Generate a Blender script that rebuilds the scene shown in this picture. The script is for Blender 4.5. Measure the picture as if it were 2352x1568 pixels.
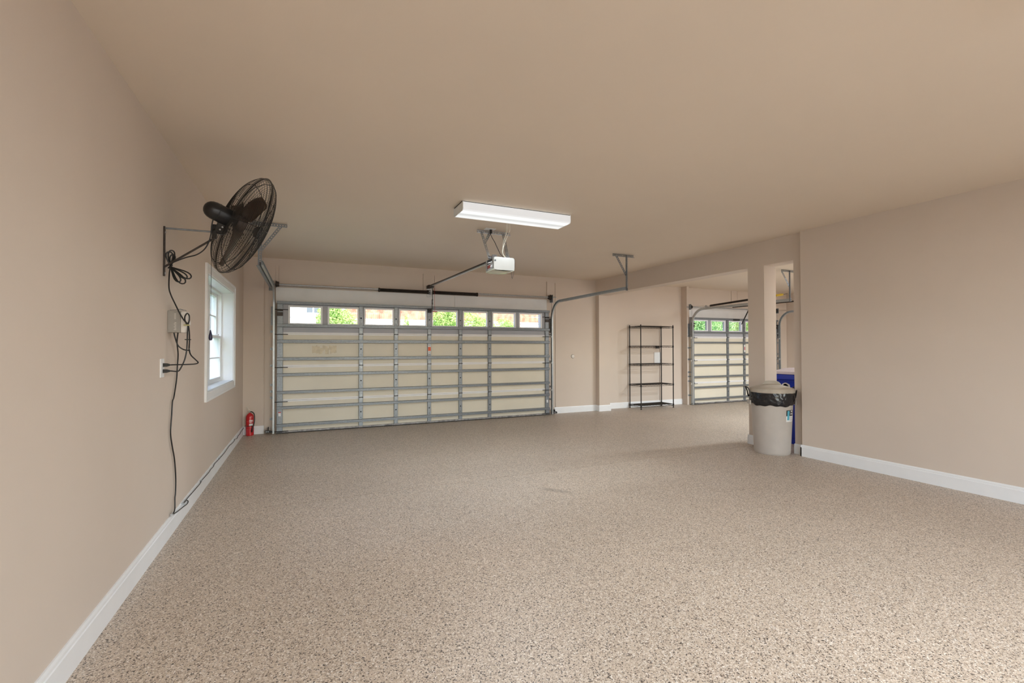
import bpy, bmesh, math, random
from mathutils import Vector, Matrix
from math import sin, cos, pi, sqrt, atan2, radians

for o in list(bpy.data.objects):
    bpy.data.objects.remove(o, do_unlink=True)
S = bpy.context.scene
COL = S.collection
rnd = random.Random(7)

# ------------------------------------------------------------------ camera
CAM = Vector((0.41613, -8.09502, 1.33605))
YAW, PIT, ROL, FPX = 0.42109, 0.013852, -0.0020585, 1057.84
fwd = Vector((sin(YAW) * cos(PIT), cos(YAW) * cos(PIT), sin(PIT)))
rt = Vector((cos(YAW), -sin(YAW), 0))
up = rt.cross(fwd)
r2 = rt * cos(ROL) + up * sin(ROL)
u2 = -rt * sin(ROL) + up * cos(ROL)
cd = bpy.data.cameras.new('camera')
cam = bpy.data.objects.new('camera', cd)
COL.objects.link(cam)
M = Matrix((r2, u2, -fwd)).transposed().to_4x4()
M.translation = CAM
cam.matrix_world = M
cd.sensor_width = 36
cd.lens = FPX / 2352 * 36
cd.clip_start = 0.05
cd.clip_end = 500
S.camera = cam

# ------------------------------------------------------------------ world, sun, exposure
W = bpy.data.worlds.new('sky')
S.world = W
W.use_nodes = True
nt = W.node_tree
bg = nt.nodes['Background']
sky = nt.nodes.new('ShaderNodeTexSky')
sky.sky_type = 'NISHITA'
sky.sun_disc = False
sky.sun_elevation = radians(48)
sky.sun_rotation = radians(174)
sky.altitude = 0
sky.air_density = 1.0
sky.dust_density = 2.0
nt.links.new(sky.outputs[0], bg.inputs[0])
bg.inputs[1].default_value = 0.78
S.view_settings.view_transform = 'Standard'
S.view_settings.look = 'None'
S.view_settings.gamma = 1
S.view_settings.use_curve_mapping = False
S.view_settings.exposure = 0.62

def lamp(name, kind, loc, power, rot=(0, 0, 0), size=None, color=(1, 1, 1)):
    l = bpy.data.lights.new(name, kind)
    l.energy = power
    l.color = color
    if kind == 'AREA':
        l.shape = 'RECTANGLE'
        l.size, l.size_y = size
    o = bpy.data.objects.new(name, l)
    o.location = loc
    o.rotation_euler = rot
    COL.objects.link(o)
    return o

sun = lamp('sun', 'SUN', (0, -20, 30), 2.3, (radians(40), 0, radians(6)), color=(1, .96, .9))
sun.data.angle = radians(.6)
DAY = (.93, .97, 1.0)
TUBE = (.84, .935, 1.0)
# daylight through the glazed rear openings, unseen and added to fill the room
def portal(loc, rot, size):
    p = lamp('window_portal', 'AREA', loc, 1, rot, size)
    p.data.cycles.is_portal = True
portal((2.9, -12.62, 1.40), (radians(90), 0, 0), (5.4, 2.3))
portal((9.2, -12.62, 1.40), (radians(90), 0, 0), (5.0, 2.3))
# daylight through the side window
portal((-.78, -1.87, 1.49), (0, radians(-90), 0), (1.15, 1.75))
S.cycles.max_bounces = 16
S.cycles.diffuse_bounces = 8
# fluorescent fixtures: tubes give a downward light below each diffuser
def tube_light(x, y, p, along='x'):
    sz = (1.16, .26) if along == 'x' else (.26, 1.16)
    lamp('tube_light', 'AREA', (x, y, 2.655), p, (0, 0, 0), sz, TUBE)

# ------------------------------------------------------------------ materials
def mat(name, col, rough=.5, metal=0., spec=.5, noise=None, bump=None, emit=None, alpha=None, trans=0., coat=0.):
    m = bpy.data.materials.new(name)
    m.use_nodes = True
    n = m.node_tree
    b = n.nodes['Principled BSDF']
    b.inputs['Base Color'].default_value = (*col, 1)
    b.inputs['Roughness'].default_value = rough
    b.inputs['Metallic'].default_value = metal
    b.inputs['Specular IOR Level'].default_value = spec
    b.inputs['Coat Weight'].default_value = coat
    b.inputs['Transmission Weight'].default_value = trans
    if emit:
        b.inputs['Emission Color'].default_value = (*emit[0], 1)
        b.inputs['Emission Strength'].default_value = emit[1]
    tc = n.nodes.new('ShaderNodeTexCoord')
    if noise:
        sc, amt = noise
        t = n.nodes.new('ShaderNodeTexNoise')
        t.inputs['Scale'].default_value = sc
        t.inputs['Detail'].default_value = 5
        n.links.new(tc.outputs['Object'], t.inputs['Vector'])
        r = n.nodes.new('ShaderNodeValToRGB')
        r.color_ramp.elements[0].position = .3
        r.color_ramp.elements[1].position = .7
        r.color_ramp.elements[0].color = (*[c * (1 - amt) for c in col], 1)
        r.color_ramp.elements[1].color = (*[min(1, c * (1 + amt)) for c in col], 1)
        n.links.new(t.outputs['Fac'], r.inputs['Fac'])
        n.links.new(r.outputs['Color'], b.inputs['Base Color'])
    if bump:
        sc, st = bump
        t = n.nodes.new('ShaderNodeTexNoise')
        t.inputs['Scale'].default_value = sc
        t.inputs['Detail'].default_value = 3
        n.links.new(tc.outputs['Object'], t.inputs['Vector'])
        bp = n.nodes.new('ShaderNodeBump')
        bp.inputs['Strength'].default_value = st
        bp.inputs['Distance'].default_value = .002
        n.links.new(t.outputs['Fac'], bp.inputs['Height'])
        n.links.new(bp.outputs[0], b.inputs['Normal'])
    return m

def lin(r, g, b):
    f = lambda c: ((c / 255 + .055) / 1.055) ** 2.4 if c > 10 else c / 255 / 12.92
    return (f(r), f(g), f(b))

WALLC = (.660, .577, .503)
m_wall = mat('beige wall paint', WALLC, .6, spec=.3, noise=(1.5, .02), bump=(160, .12))
m_ceil = mat('tan ceiling paint', (.76, .665, .555), .6, spec=.3, noise=(1.2, .015), bump=(160, .10))
m_trim = mat('white trim paint', (.85, .87, .89), .35, noise=(6, .02))
m_white = mat('white vinyl', (.80, .82, .83), .35, noise=(6, .02))
m_header = mat('white header panel', (.78, .79, .80), .5, noise=(4, .03))
m_galv = mat('galvanised steel', (.27, .295, .32), .42, metal=.6, noise=(45, .14), bump=(80, .15))
m_galv2 = mat('bright galvanised steel', (.46, .48, .50), .34, metal=.75, noise=(40, .12))
m_track = mat('bright zinc track', (.50, .54, .56), .34, metal=.65, noise=(30, .08))
m_hinge = mat('stamped hinge steel', (.33, .355, .38), .4, metal=.6, noise=(60, .2))
m_steel_gray = mat('grey steel door skin', (.40, .41, .45), .45, noise=(3, .04))
m_joint = mat('white painted door rail', (.86, .86, .87), .4, noise=(5, .03))
m_black = mat('black enamel', (.012, .012, .013), .3, noise=(20, .2))
m_blackp = mat('black rubber cord', (.012, .012, .012), .45, noise=(20, .2))
m_bronze = mat('dark brown steel', (.045, .035, .03), .42, metal=.4, noise=(30, .25))
m_dark = mat('dark plastic', (.02, .02, .022), .4, noise=(20, .2))
m_blade = mat('brown fan blade', (.085, .06, .045), .45, metal=.2, noise=(8, .15))
m_hole = mat('dark punched hole', (.008, .008, .01), .8, noise=(20, .1))
m_red = mat('red extinguisher enamel', (.52, .01, .015), .22, coat=.5, noise=(9, .05))
m_redp = mat('red plastic', (.55, .03, .03), .4, noise=(9, .05))
m_sticker = mat('white sticker', (.8, .8, .8), .5, noise=(30, .05))
m_orange = mat('orange warning print', (.75, .11, .03), .5, noise=(30, .05))
m_ink = mat('black print', (.02, .02, .02), .5, noise=(30, .05))
m_opener = mat('off white opener plastic', (.25, .237, .215), .3, noise=(9, .02))
m_lens = mat('pale green lens plastic', (.66, .68, .56), .2, trans=.15, noise=(9, .03))
m_boxgrey = mat('grey box plastic', (.33, .31, .28), .5, noise=(20, .05))
m_boxwhite = mat('white box plastic', (.75, .72, .68), .45, noise=(20, .03))
m_can = mat('warm grey bin plastic', (.50, .46, .42), .38, noise=(7, .05), bump=(60, .1))
m_lid = mat('taupe bin lid plastic', (.43, .38, .315), .42, noise=(9, .12), bump=(60, .1))
m_bag = mat('black bin liner', (.013, .012, .014), .18, bump=(28, .0), noise=(20, .2))
m_blue = mat('blue cart plastic', (.006, .03, .42), .3, noise=(9, .08))
m_bluelid = mat('pale lavender cart lid', (.62, .56, .60), .35, noise=(9, .05))
m_cyan = mat('light blue print', (.10, .42, .55), .5, noise=(30, .15))
m_shelf = mat('black shelf wire', (.014, .011, .010), .4, noise=(20, .2))
m_cordw = mat('cream wire', (.75, .72, .62), .5, noise=(20, .04))
m_tie = mat('yellow twist tie', (.45, .42, .18), .5, noise=(20, .1))
m_yellow = mat('yellow tape', (.75, .55, .06), .5, noise=(20, .1))
m_green = mat('green print', (.15, .55, .10), .5, noise=(20, .1))
m_brass = mat('nickel valve metal', (.6, .58, .52), .3, metal=.9, noise=(20, .1))
m_weather = mat('rusty bottom rail', (.30, .29, .29), .5, metal=.4, noise=(22, .5))
m_rubber = mat('black rubber seal', (.02, .02, .02), .7, noise=(20, .2))

def glass_mat():
    m = bpy.data.materials.new('clear window glass')
    m.use_nodes = True
    n = m.node_tree
    n.nodes.clear()
    out = n.nodes.new('ShaderNodeOutputMaterial')
    mix = n.nodes.new('ShaderNodeMixShader')
    fr = n.nodes.new('ShaderNodeFresnel')
    fr.inputs[0].default_value = 1.3
    t = n.nodes.new('ShaderNodeBsdfTransparent')
    t.inputs[0].default_value = (.93, .95, .96, 1)
    g = n.nodes.new('ShaderNodeBsdfGlossy')
    g.inputs['Roughness'].default_value = .02
    sc_ = n.nodes.new('ShaderNodeMath'); sc_.operation = 'MULTIPLY'; sc_.inputs[1].default_value = .35
    n.links.new(fr.outputs[0], sc_.inputs[0]); n.links.new(sc_.outputs[0], mix.inputs[0])
    n.links.new(t.outputs[0], mix.inputs[1])
    n.links.new(g.outputs[0], mix.inputs[2])
    n.links.new(mix.outputs[0], out.inputs[0])
    return m
m_glass = glass_mat()

def diffuser_mat():
    # prismatic wraparound lens in front of two tubes: brighter along each tube
    m = mat('glowing prismatic lens', (.9, .9, .9), .3)
    n = m.node_tree
    b = n.nodes['Principled BSDF']
    tc = n.nodes.new('ShaderNodeTexCoord')
    sp = n.nodes.new('ShaderNodeSeparateXYZ')
    n.links.new(tc.outputs['Object'], sp.inputs[0])
    r = n.nodes.new('ShaderNodeValToRGB')
    mp = n.nodes.new('ShaderNodeMapRange')
    mp.inputs['From Min'].default_value = -.15
    mp.inputs['From Max'].default_value = .15
    n.links.new(sp.outputs['Y'], mp.inputs['Value'])
    n.links.new(mp.outputs[0], r.inputs[0])
    e = r.color_ramp.elements
    e[0].position = 0; e[0].color = (.62, .62, .62, 1)
    e[1].position = 1; e[1].color = (.70, .70, .70, 1)
    for p, v in ((.24, 1.25), (.5, .55), (.76, .95)):
        q = e.new(p); q.color = (v * .97, v, v, 1)
    n.links.new(r.outputs[0], b.inputs['Emission Color'])
    b.inputs['Emission Strength'].default_value = .60
    b.inputs['Base Color'].default_value = (.3, .3, .3, 1)
    return m
m_diff = diffuser_mat()

def floor_mat():
    m = bpy.data.materials.new('flake epoxy floor')
    m.use_nodes = True
    n = m.node_tree
    b = n.nodes['Principled BSDF']
    tc = n.nodes.new('ShaderNodeTexCoord')
    wn = n.nodes.new('ShaderNodeTexNoise')
    wn.inputs['Scale'].default_value = 150
    n.links.new(tc.outputs['Object'], wn.inputs['Vector'])
    mx = n.nodes.new('ShaderNodeMix')
    mx.data_type = 'RGBA'
    mx.blend_type = 'LINEAR_LIGHT'
    mx.inputs[0].default_value = .006
    n.links.new(tc.outputs['Object'], mx.inputs[6])
    n.links.new(wn.outputs['Color'], mx.inputs[7])
    v = n.nodes.new('ShaderNodeTexVoronoi')
    v.inputs['Scale'].default_value = 215
    v.inputs['Randomness'].default_value = 1
    n.links.new(mx.outputs[2], v.inputs['Vector'])
    sp = n.nodes.new('ShaderNodeSeparateColor')
    n.links.new(v.outputs['Color'], sp.inputs[0])
    r = n.nodes.new('ShaderNodeValToRGB')
    r.color_ramp.interpolation = 'CONSTANT'
    e = r.color_ramp.elements
    stops = [(0, (.06, .048, .04)), (.085, (.24, .185, .145)), (.18, (.50, .405, .315)), (.42, (.60, .495, .395)), (.72, (.68, .575, .475)), (.90, (.84, .77, .69))]
    e[0].position = 0; e[0].color = (*stops[0][1], 1)
    e[1].position = stops[1][0]; e[1].color = (*stops[1][1], 1)
    for p, c in stops[2:]:
        q = e.new(p); q.color = (*c, 1)
    n.links.new(sp.outputs[0], r.inputs[0])
    # faint wear and one darker scuffed spot
    big = n.nodes.new('ShaderNodeTexNoise')
    big.inputs['Scale'].default_value = .9
    big.inputs['Detail'].default_value = 4
    n.links.new(tc.outputs['Object'], big.inputs['Vector'])
    rb = n.nodes.new('ShaderNodeMapRange')
    rb.inputs['From Min'].default_value = .3; rb.inputs['From Max'].default_value = .7
    rb.inputs['To Min'].default_value = .94; rb.inputs['To Max'].default_value = 1.03
    n.links.new(big.outputs['Fac'], rb.inputs[0])
    mp = n.nodes.new('ShaderNodeMapping')
    mp.vector_type = 'TEXTURE'
    mp.inputs['Location'].default_value = (2.56, -4.31, 0)
    mp.inputs['Rotation'].default_value = (0, 0, radians(-52))
    mp.inputs['Scale'].default_value = (.17, .05, 1)
    n.links.new(tc.outputs['Object'], mp.inputs[0])
    ln = n.nodes.new('ShaderNodeVectorMath'); ln.operation = 'LENGTH'
    n.links.new(mp.outputs[0], ln.inputs[0])
    sn = n.nodes.new('ShaderNodeMapRange')
    sn.inputs['From Min'].default_value = .5; sn.inputs['From Max'].default_value = 1.3
    sn.inputs['To Min'].default_value = .72; sn.inputs['To Max'].default_value = 1
    n.links.new(ln.outputs['Value'], sn.inputs[0])
    mu = n.nodes.new('ShaderNodeMath'); mu.operation = 'MULTIPLY'
    n.links.new(rb.outputs[0], mu.inputs[0]); n.links.new(sn.outputs[0], mu.inputs[1])
    mm = n.nodes.new('ShaderNodeVectorMath'); mm.operation = 'SCALE'
    n.links.new(r.outputs[0], mm.inputs[0]); n.links.new(mu.outputs[0], mm.inputs['Scale'])
    n.links.new(mm.outputs[0], b.inputs['Base Color'])
    b.inputs['Roughness'].default_value = .42
    b.inputs['Specular IOR Level'].default_value = .5
    bp = n.nodes.new('ShaderNodeBump')
    bp.inputs['Strength'].default_value = .8
    bp.inputs['Distance'].default_value = .003
    n.links.new(sp.outputs[1], bp.inputs['Height'])
    n.links.new(bp.outputs[0], b.inputs['Normal'])
    return m
m_floor = floor_mat()

def panel_mat():
    m = mat('cream insulated door panel', (.74, .69, .57), .55, noise=(2.5, .03))
    return m
m_panel = panel_mat()
m_stain = mat('ochre stained patch', (.68, .60, .44), .6, noise=(14, .12))

# ------------------------------------------------------------------ mesh helpers
class MB:
    def __init__(s):
        s.v = []; s.f = []; s.sm = []
    def add(s, vs, fs, smooth=False):
        b = len(s.v)
        s.v += [tuple(x) for x in vs]
        s.f += [tuple(i + b for i in f) for f in fs]
        s.sm += [smooth] * len(fs)
        return s
    def box(s, x0, x1, y0, y1, z0, z1):
        vs = [(x, y, z) for z in (z0, z1) for y in (y0, y1) for x in (x0, x1)]
        return s.add(vs, [(0, 2, 3, 1), (4, 5, 7, 6), (0, 1, 5, 4), (2, 6, 7, 3), (0, 4, 6, 2), (1, 3, 7, 5)])
    def obox(s, c, a, b, d):
        c, a, b, d = map(Vector, (c, a, b, d))
        vs = [c + a * i + b * j + d * k for k in (-1, 1) for j in (-1, 1) for i in (-1, 1)]
        return s.add(vs, [(0, 2, 3, 1), (4, 5, 7, 6), (0, 1, 5, 4), (2, 6, 7, 3), (0, 4, 6, 2), (1, 3, 7, 5)])
    def sweep(s, prof, path, side=None, closed=False, smooth=True, caps=True, scales=None):
        """prof: list of (u,v); side: fixed side vector (planar path) or None (parallel transport)"""
        path = [Vector(p) for p in path]
        N = len(path); k = len(prof)
        rings = []
        pn = None
        for i, p in enumerate(path):
            a = path[(i - 1) % N] if (closed or i > 0) else path[i]
            c = path[(i + 1) % N] if (closed or i < N - 1) else path[i]
            t = (c - a).normalized()
            if side is not None:
                U = Vector(side).normalized()
                V = t.cross(U).normalized()
                U = V.cross(t).normalized()
            else:
                if pn is None:
                    h = Vector((0, 0, 1)) if abs(t.z) < .9 else Vector((1, 0, 0))
                    U = t.cross(h).normalized()
                else:
                    U = (pn - t * pn.dot(t)).normalized()
                pn = U
                V = t.cross(U)
            q = scales[i] if scales else 1
            rings.append([p + U * (u * q) + V * (v * q) for u, v in prof])
        vs = [x for r in rings for x in r]
        fs = []
        for i in range(N if closed else N - 1):
            j = (i + 1) % N
            for a in range(k):
                b = (a + 1) % k
                fs.append((i * k + a, i * k + b, j * k + b, j * k + a))
        s.add(vs, fs, smooth)
        if caps and not closed:
            s.add(rings[0], [tuple(range(k))[::-1]]); s.add(rings[-1], [tuple(range(k))])
        return s
    def tube(s, path, r, n=8, closed=False, scales=None):
        return s.sweep([(r * cos(2 * pi * i / n), r * sin(2 * pi * i / n)) for i in range(n)], path, closed=closed, scales=scales)
    def cyl(s, a, b, r, n=16):
        return s.tube([a, b], r, n)
    def lathe(s, prof, c=(0, 0, 0), ax=(0, 0, 1), n=32, smooth=True, squash=None):
        """prof: list of (r, h) along axis"""
        c = Vector(c); ax = Vector(ax).normalized()
        h = Vector((0, 0, 1)) if abs(ax.z) < .9 else Vector((1, 0, 0))
        U = ax.cross(h).normalized(); V = ax.cross(U)
        vs = []
        for r, z in prof:
            for i in range(n):
                t = 2 * pi * i / n
                vs.append(c + ax * z + (U * cos(t) + V * sin(t)) * r)
        fs = []
        for j in range(len(prof) - 1):
            for i in range(n):
                k = (i + 1) % n
                fs.append((j * n + i, j * n + k, (j + 1) * n + k, (j + 1) * n + i))
        s.add(vs, fs, smooth)
        if prof[0][0] > 1e-5: s.add(vs[:n], [tuple(range(n))[::-1]])
        if prof[-1][0] > 1e-5: s.add(vs[-n:], [tuple(range(n))])
        return s
    def ring(s, c, ax, R, r, n=48, k=6):
        c = Vector(c); ax = Vector(ax).normalized()
        h = Vector((0, 0, 1)) if abs(ax.z) < .9 else Vector((1, 0, 0))
        U = ax.cross(h).normalized(); V = ax.cross(U)
        path = [c + (U * cos(2 * pi * i / n) + V * sin(2 * pi * i / n)) * R for i in range(n)]
        vs = []; fs = []
        for i, p in enumerate(path):
            d = (p - c).normalized()
            for j in range(k):
                t = 2 * pi * j / k
                vs.append(p + (d * cos(t) + ax * sin(t)) * r)
        for i in range(n):
            for j in range(k):
                fs.append((i * k + j, i * k + (j + 1) % k, ((i + 1) % n) * k + (j + 1) % k, ((i + 1) % n) * k + j))
        return s.add(vs, fs, True)
    def perf(s, a, b, w, nrm, width=.036, th=.0025, pitch=.028, hole=.013, flange=0):
        """perforated strip from a to b; w = width direction; nrm = face normal; flange: second leg depth"""
        a, b, w, nrm = map(Vector, (a, b, w, nrm))
        d = (b - a); L = d.length; d.normalize()
        w = (w - d * w.dot(d)).normalized(); nn = d.cross(w).normalized()
        mid = (a + b) / 2
        e = (width - hole) / 2
        for sg in (-1, 1):
            s.obox(mid + w * sg * (hole / 2 + e / 2), d * L / 2, w * e / 2, nn * th / 2)
        n = max(1, int(L / pitch)); p = L / n
        for i in range(n + 1):
            l = (p - hole)
            c = i * p
            lo = max(0, c - l / 2); hi = min(L, c + l / 2)
            s.obox(a + d * (lo + hi) / 2, d * (hi - lo) / 2, w * hole / 2, nn * th / 2)
        if flange:
            s.obox(mid - w * width / 2 + nn * flange / 2, d * L / 2, w * th / 2, nn * abs(flange) / 2)
        return s
    def build(s, name, m, parent=None, bevel=0, auto=35, origin=None):
        me = bpy.data.meshes.new(name)
        vs = s.v
        if origin is not None:
            O = Vector(origin); vs = [tuple(Vector(v) - O) for v in vs]
        me.from_pydata(vs, [], s.f)
        me.materials.append(m)
        me.polygons.foreach_set('use_smooth', s.sm)
        bm = bmesh.new(); bm.from_mesh(me)
        bmesh.ops.recalc_face_normals(bm, faces=bm.faces)
        bm.to_mesh(me); bm.free()
        if any(s.sm): me.set_sharp_from_angle(angle=radians(auto))
        me.update()
        o = bpy.data.objects.new(name, me)
        COL.objects.link(o)
        if parent is not None:
            o.parent = parent
            if origin is not None: o.location = Vector(origin)
        elif origin is not None:
            o.location = Vector(origin)
        if bevel:
            bv = o.modifiers.new('bevel', 'BEVEL'); bv.width = bevel; bv.segments = 2; bv.limit_method = 'ANGLE'
        return o

def tag(o, label, cat, group=None, kind=None):
    if label: o['label'] = label
    if cat: o['category'] = cat
    if group: o['group'] = group
    if kind: o['kind'] = kind
    return o
class Thing:
    """An empty at the base of a thing; parts are built in world coordinates and parented to it"""
    pass
def thing(name, label, cat, loc=(0, 0, 0), group=None, kind=None):
    o = bpy.data.objects.new(name, None)
    o.empty_display_size = .1
    COL.objects.link(o)
    o.location = loc
    return tag(o, label, cat, group, kind)
def part(mb, name, m, th, label=None, bevel=0, origin=None, auto=35, sub=None):
    """part given in world coordinates, parented to thing th (whose chain has only translations)"""
    o = mb.build(name, m, None, bevel, auto)
    base = Vector((0, 0, 0)); q = th
    while q is not None:
        base += q.location; q = q.parent
    o.data.transform(Matrix.Translation(-base))
    o.parent = th
    if label: o['label'] = label
    return o
def copypart(src, parent, off):
    c = src.copy(); COL.objects.link(c); c.parent = parent; c.location = src.location + Vector(off)
    return c
def copytree(src, off, parent=None):
    c = src.copy(); COL.objects.link(c)
    c.parent = parent
    c.location = src.location + Vector(off)
    for ch in list(src.children):
        d = copytree(ch, (0, 0, 0), c)
    return c
def struct(mb, name, m, label=None, cat=None, bevel=0):
    o = mb.build(name, m, None, bevel); o['kind'] = 'structure'
    if label: o['label'] = label
    if cat: o['category'] = cat
    return o

def smooth(pts, k=6):
    """Catmull-Rom through the points"""
    P = [Vector(p) for p in pts]; P = [P[0] * 2 - P[1]] + P + [P[-1] * 2 - P[-2]]
    out = []
    for i in range(1, len(P) - 2):
        for j in range(k):
            t = j / k
            a, b, c_, d_ = P[i - 1], P[i], P[i + 1], P[i + 2]
            out.append(.5 * ((2 * b) + (c_ - a) * t + (2 * a - 5 * b + 4 * c_ - d_) * t * t + (3 * b - a - 3 * c_ + d_) * t ** 3))
    out.append(P[-2]); return out
# ------------------------------------------------------------------ room shell
XL, XW, XB, XB2 = -.471, 5.988, 6.050, 6.282
H = 2.770
YF, YF2 = .13, .25          # far wall planes of the two bays
YR = -12.5                  # rear wall
XR2 = 12.30                 # right wall of the second bay
DW, DH = 4.86, 2.087        # first garage door
D2L, D2R = 8.64, 11.60      # second garage door
HBM = 2.441

# floor with one saw-cut joint
YJ = -3.69
f = MB()
f.box(XL - .25, XR2 + .3, YJ + .003, YF + .6, -.12, 0)
f.box(XL - .25, XR2 + .3, YR - .3, YJ - .003, -.12, 0)
f.box(XL - .25, XR2 + .3, YJ - .003, YJ + .003, -.12, -.006)
struct(f, 'floor', m_floor, 'speckled beige flake epoxy garage floor', 'floor')
struct(MB().box(XL - .25, XR2 + .3, YR - .3, YF + .45, H, H + .15), 'ceiling', m_ceil, 'smooth tan painted ceiling', 'ceiling')

# left wall with window hole
WY0, WY1, WZ0, WZ1 = -2.76, -.958, .905, 2.078
w = MB()
w.box(XL - .28, XL, YR, WY0, 0, H)
w.box(XL - .28, XL, WY1, YF + .3, 0, H)
w.box(XL - .28, XL, WY0, WY1, 0, WZ0)
w.box(XL - .28, XL, WY0, WY1, WZ1, H)
struct(w, 'wall_left', m_wall, 'beige painted left wall with the white window', 'wall')

# far wall of bay one, the opening sits behind the door
w = MB()
w.box(XL - .28, .03, YF, YF + .3, 0, H)
w.box(DW - .03, XB2 + .1, YF, YF + .3, 0, H)
w.box(.03, DW - .03, YF, YF + .3, DH - .02, H)
struct(w, 'wall_far', m_wall, 'beige far wall around the wide garage door', 'wall')
# far wall of bay two
w = MB()
w.box(XB2 + .1, D2L + .03, YF2, YF2 + .2, 0, H)
w.box(D2R - .03, XR2 + .3, YF2, YF2 + .2, 0, H)
w.box(D2L + .03, D2R - .03, YF2, YF2 + .2, 2.04, H)
struct(w, 'wall_far', m_wall, 'beige far wall of the second bay around the smaller garage door', 'wall')
struct(MB().box(XR2, XR2 + .25, YR, YF2 + .1, 0, H), 'wall_right', m_wall, 'beige right wall of the second bay', 'wall')
struct(MB().box(XW, XB2, YR, -4.372, 0, H), 'wall_right', m_wall, 'long beige wall on the right, near the camera', 'wall')
# divider: beam, pier, stub, pilaster
w = MB()
w.box(XB, XB2, -4.372, YF + .05, HBM, H)
struct(w, 'wall_divider_beam', m_wall, 'beige dropped beam between the two bays', 'beam')
struct(MB().box(XB, XB2, -3.83, -3.58, 0, HBM), 'wall_divider_pier', m_wall, 'beige square pillar behind the trash can', 'pillar')
struct(MB().box(XB, XB2, -4.372, -4.24, 0, HBM), 'wall_divider_stub', m_wall, 'short beige wall end right of the trash can', 'wall')
struct(MB().box(XB, XB2 + .04, 0.0, YF2 + .02, 0, HBM), 'wall_divider_pilaster', m_wall, 'beige pilaster at the far end between the bays', 'pillar')
# unseen rear wall; its wide glazed openings are added to let daylight in
w = MB()
w.box(XL - .28, .2, YR - .2, YR, 0, H)
w.box(5.6, 6.7, YR - .2, YR, 0, H)
w.box(11.7, XR2 + .2, YR - .2, YR, 0, H)
for xa_, xb_ in ((.2, 5.6), (6.7, 11.7)):
    w.box(xa_, xb_, YR - .2, YR, 2.55, H)
    w.box(xa_, xb_, YR - .2, YR, 0, .25)
struct(w, 'wall_rear', m_wall, 'unseen beige rear wall with wide window openings added for daylight', 'wall')

# panelling joints on the far wall: boards standing 8 mm proud, 10 mm gaps
def board(x0, x1, z0, z1, y, name='trim_1', lab=None):
    o = struct(MB().box(x0, x1, y - .014, y + .01, z0, z1), name, m_wall, lab, 'trim')
    return o
board(XL + .001, -.188, .12, H - .001, YF, 'trim_1', 'beige wall sheet in the left far corner behind the extinguisher')
board(-.174, -.032, .0, 2.655, YF, 'trim_2', 'narrow beige board beside the left door track')
board(-.022, .013, 2.31, 2.655, YF, 'trim_3', 'beige sheet above the left drum of the spring shaft')
board(.025, 2.335, 2.31, 2.655, YF, 'trim_4', 'long beige sheet above the left half of the wide door')
board(2.345, 2.545, 2.31, 2.675, YF - .004, 'trim_5', 'beige backing board behind the spring shaft centre bracket')
board(2.556, 4.850, 2.31, 2.655, YF, 'trim_6', 'long beige sheet above the right half of the wide door')
board(4.868, 5.055, 2.0, 2.675, YF - .004, 'trim_7', 'beige backing board above the right door track')
board(5.065, XB - .001, .12, 2.660, YF, 'trim_8', 'beige wall sheet with the round plate')
board(XB2 + .06, 8.578, .12, H - .001, YF2, 'trim_9', 'beige wall sheet behind the black shelf unit')
board(8.622, 10.207, 2.33, H - .001, YF2, 'trim_10', 'beige sheet above the left half of the smaller door')
board(10.215, 10.42, 2.33, H - .001, YF2 - .004, 'trim_11', 'beige backing board above the smaller door')
board(10.43, XR2 - .01, 2.33, H - .001, YF2, 'trim_12', 'beige sheet above the right half of the smaller door')
board(D2R + .14, XR2 - .01, .12, 2.32, YF2, 'trim_13', 'beige wall sheet right of the smaller door')

# white header panels and jambs around the doors
hd = struct(MB().box(-.02, 2.93, YF - .012, YF + .01, DH - .03, 2.309).box(2.933, DW + .03, YF - .012, YF + .01, DH - .03, 2.309), 'trim_14', m_header, 'white panel above the wide garage door', 'trim')
struct(MB().box(D2L, D2R + .02, YF2 - .012, YF2 + .01, 2.03, 2.325), 'trim_15', m_header, 'white panel above the smaller garage door', 'trim')

# baseboards: profile with a small stepped top
def baseboard(name, a, b, n, lab, h=.125):
    """a,b: ends on the wall plane; n: normal into the room"""
    a = Vector((*a, 0)); b = Vector((*b, 0)); n = Vector((*n, 0))
    prof = [(0, 0), (.015, 0), (.015, h - .03), (.011, h - .026), (.011, h - .012), (.007, h), (0, h)]
    vs = []
    for p in (a, b):
        for d, z in prof: vs.append(p + n * d + Vector((0, 0, z)))
    k = len(prof)
    fs = [(i, (i + 1) % k, k + (i + 1) % k, k + i) for i in range(k)] + [tuple(range(k))[::-1], tuple(range(k, 2 * k))]
    return struct(MB().add(vs, fs), name, m_trim, lab, 'baseboard')
baseboard('baseboard_left', (XL, YR), (XL, YF), (1, 0), 'white baseboard along the left wall with the black cable', .135)
baseboard('baseboard_far', (XL + .015, YF - .014), (-.178, YF - .014), (0, -1), 'short white baseboard behind the fire extinguisher')
baseboard('baseboard_far', (5.03, YF - .014), (XB, YF - .014), (0, -1), 'white baseboard right of the wide garage door')
baseboard('baseboard_far', (XB, YF), (XB, -.014), (-1, 0), 'white baseboard on the side of the far pilaster')
baseboard('baseboard_far', (XB - .015, 0.0), (XB2 + .055, 0.0), (0, -1), 'white baseboard on the front of the far pilaster')
baseboard('baseboard_far', (XB2 + .055, YF2 - .014), (8.60, YF2 - .014), (0, -1), 'white baseboard behind the black shelf unit')
baseboard('baseboard_far', (D2R + .16, YF2 - .014), (XR2, YF2 - .014), (0, -1), 'white baseboard right of the smaller door')
baseboard('baseboard_right', (XW, YR), (XW, -4.357), (-1, 0), 'long white baseboard on the near right wall', .14)
baseboard('baseboard_right', (XW - .015, -4.372), (XB, -4.372), (0, 1), 'white baseboard return at the end of the near right wall', .14)
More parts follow.
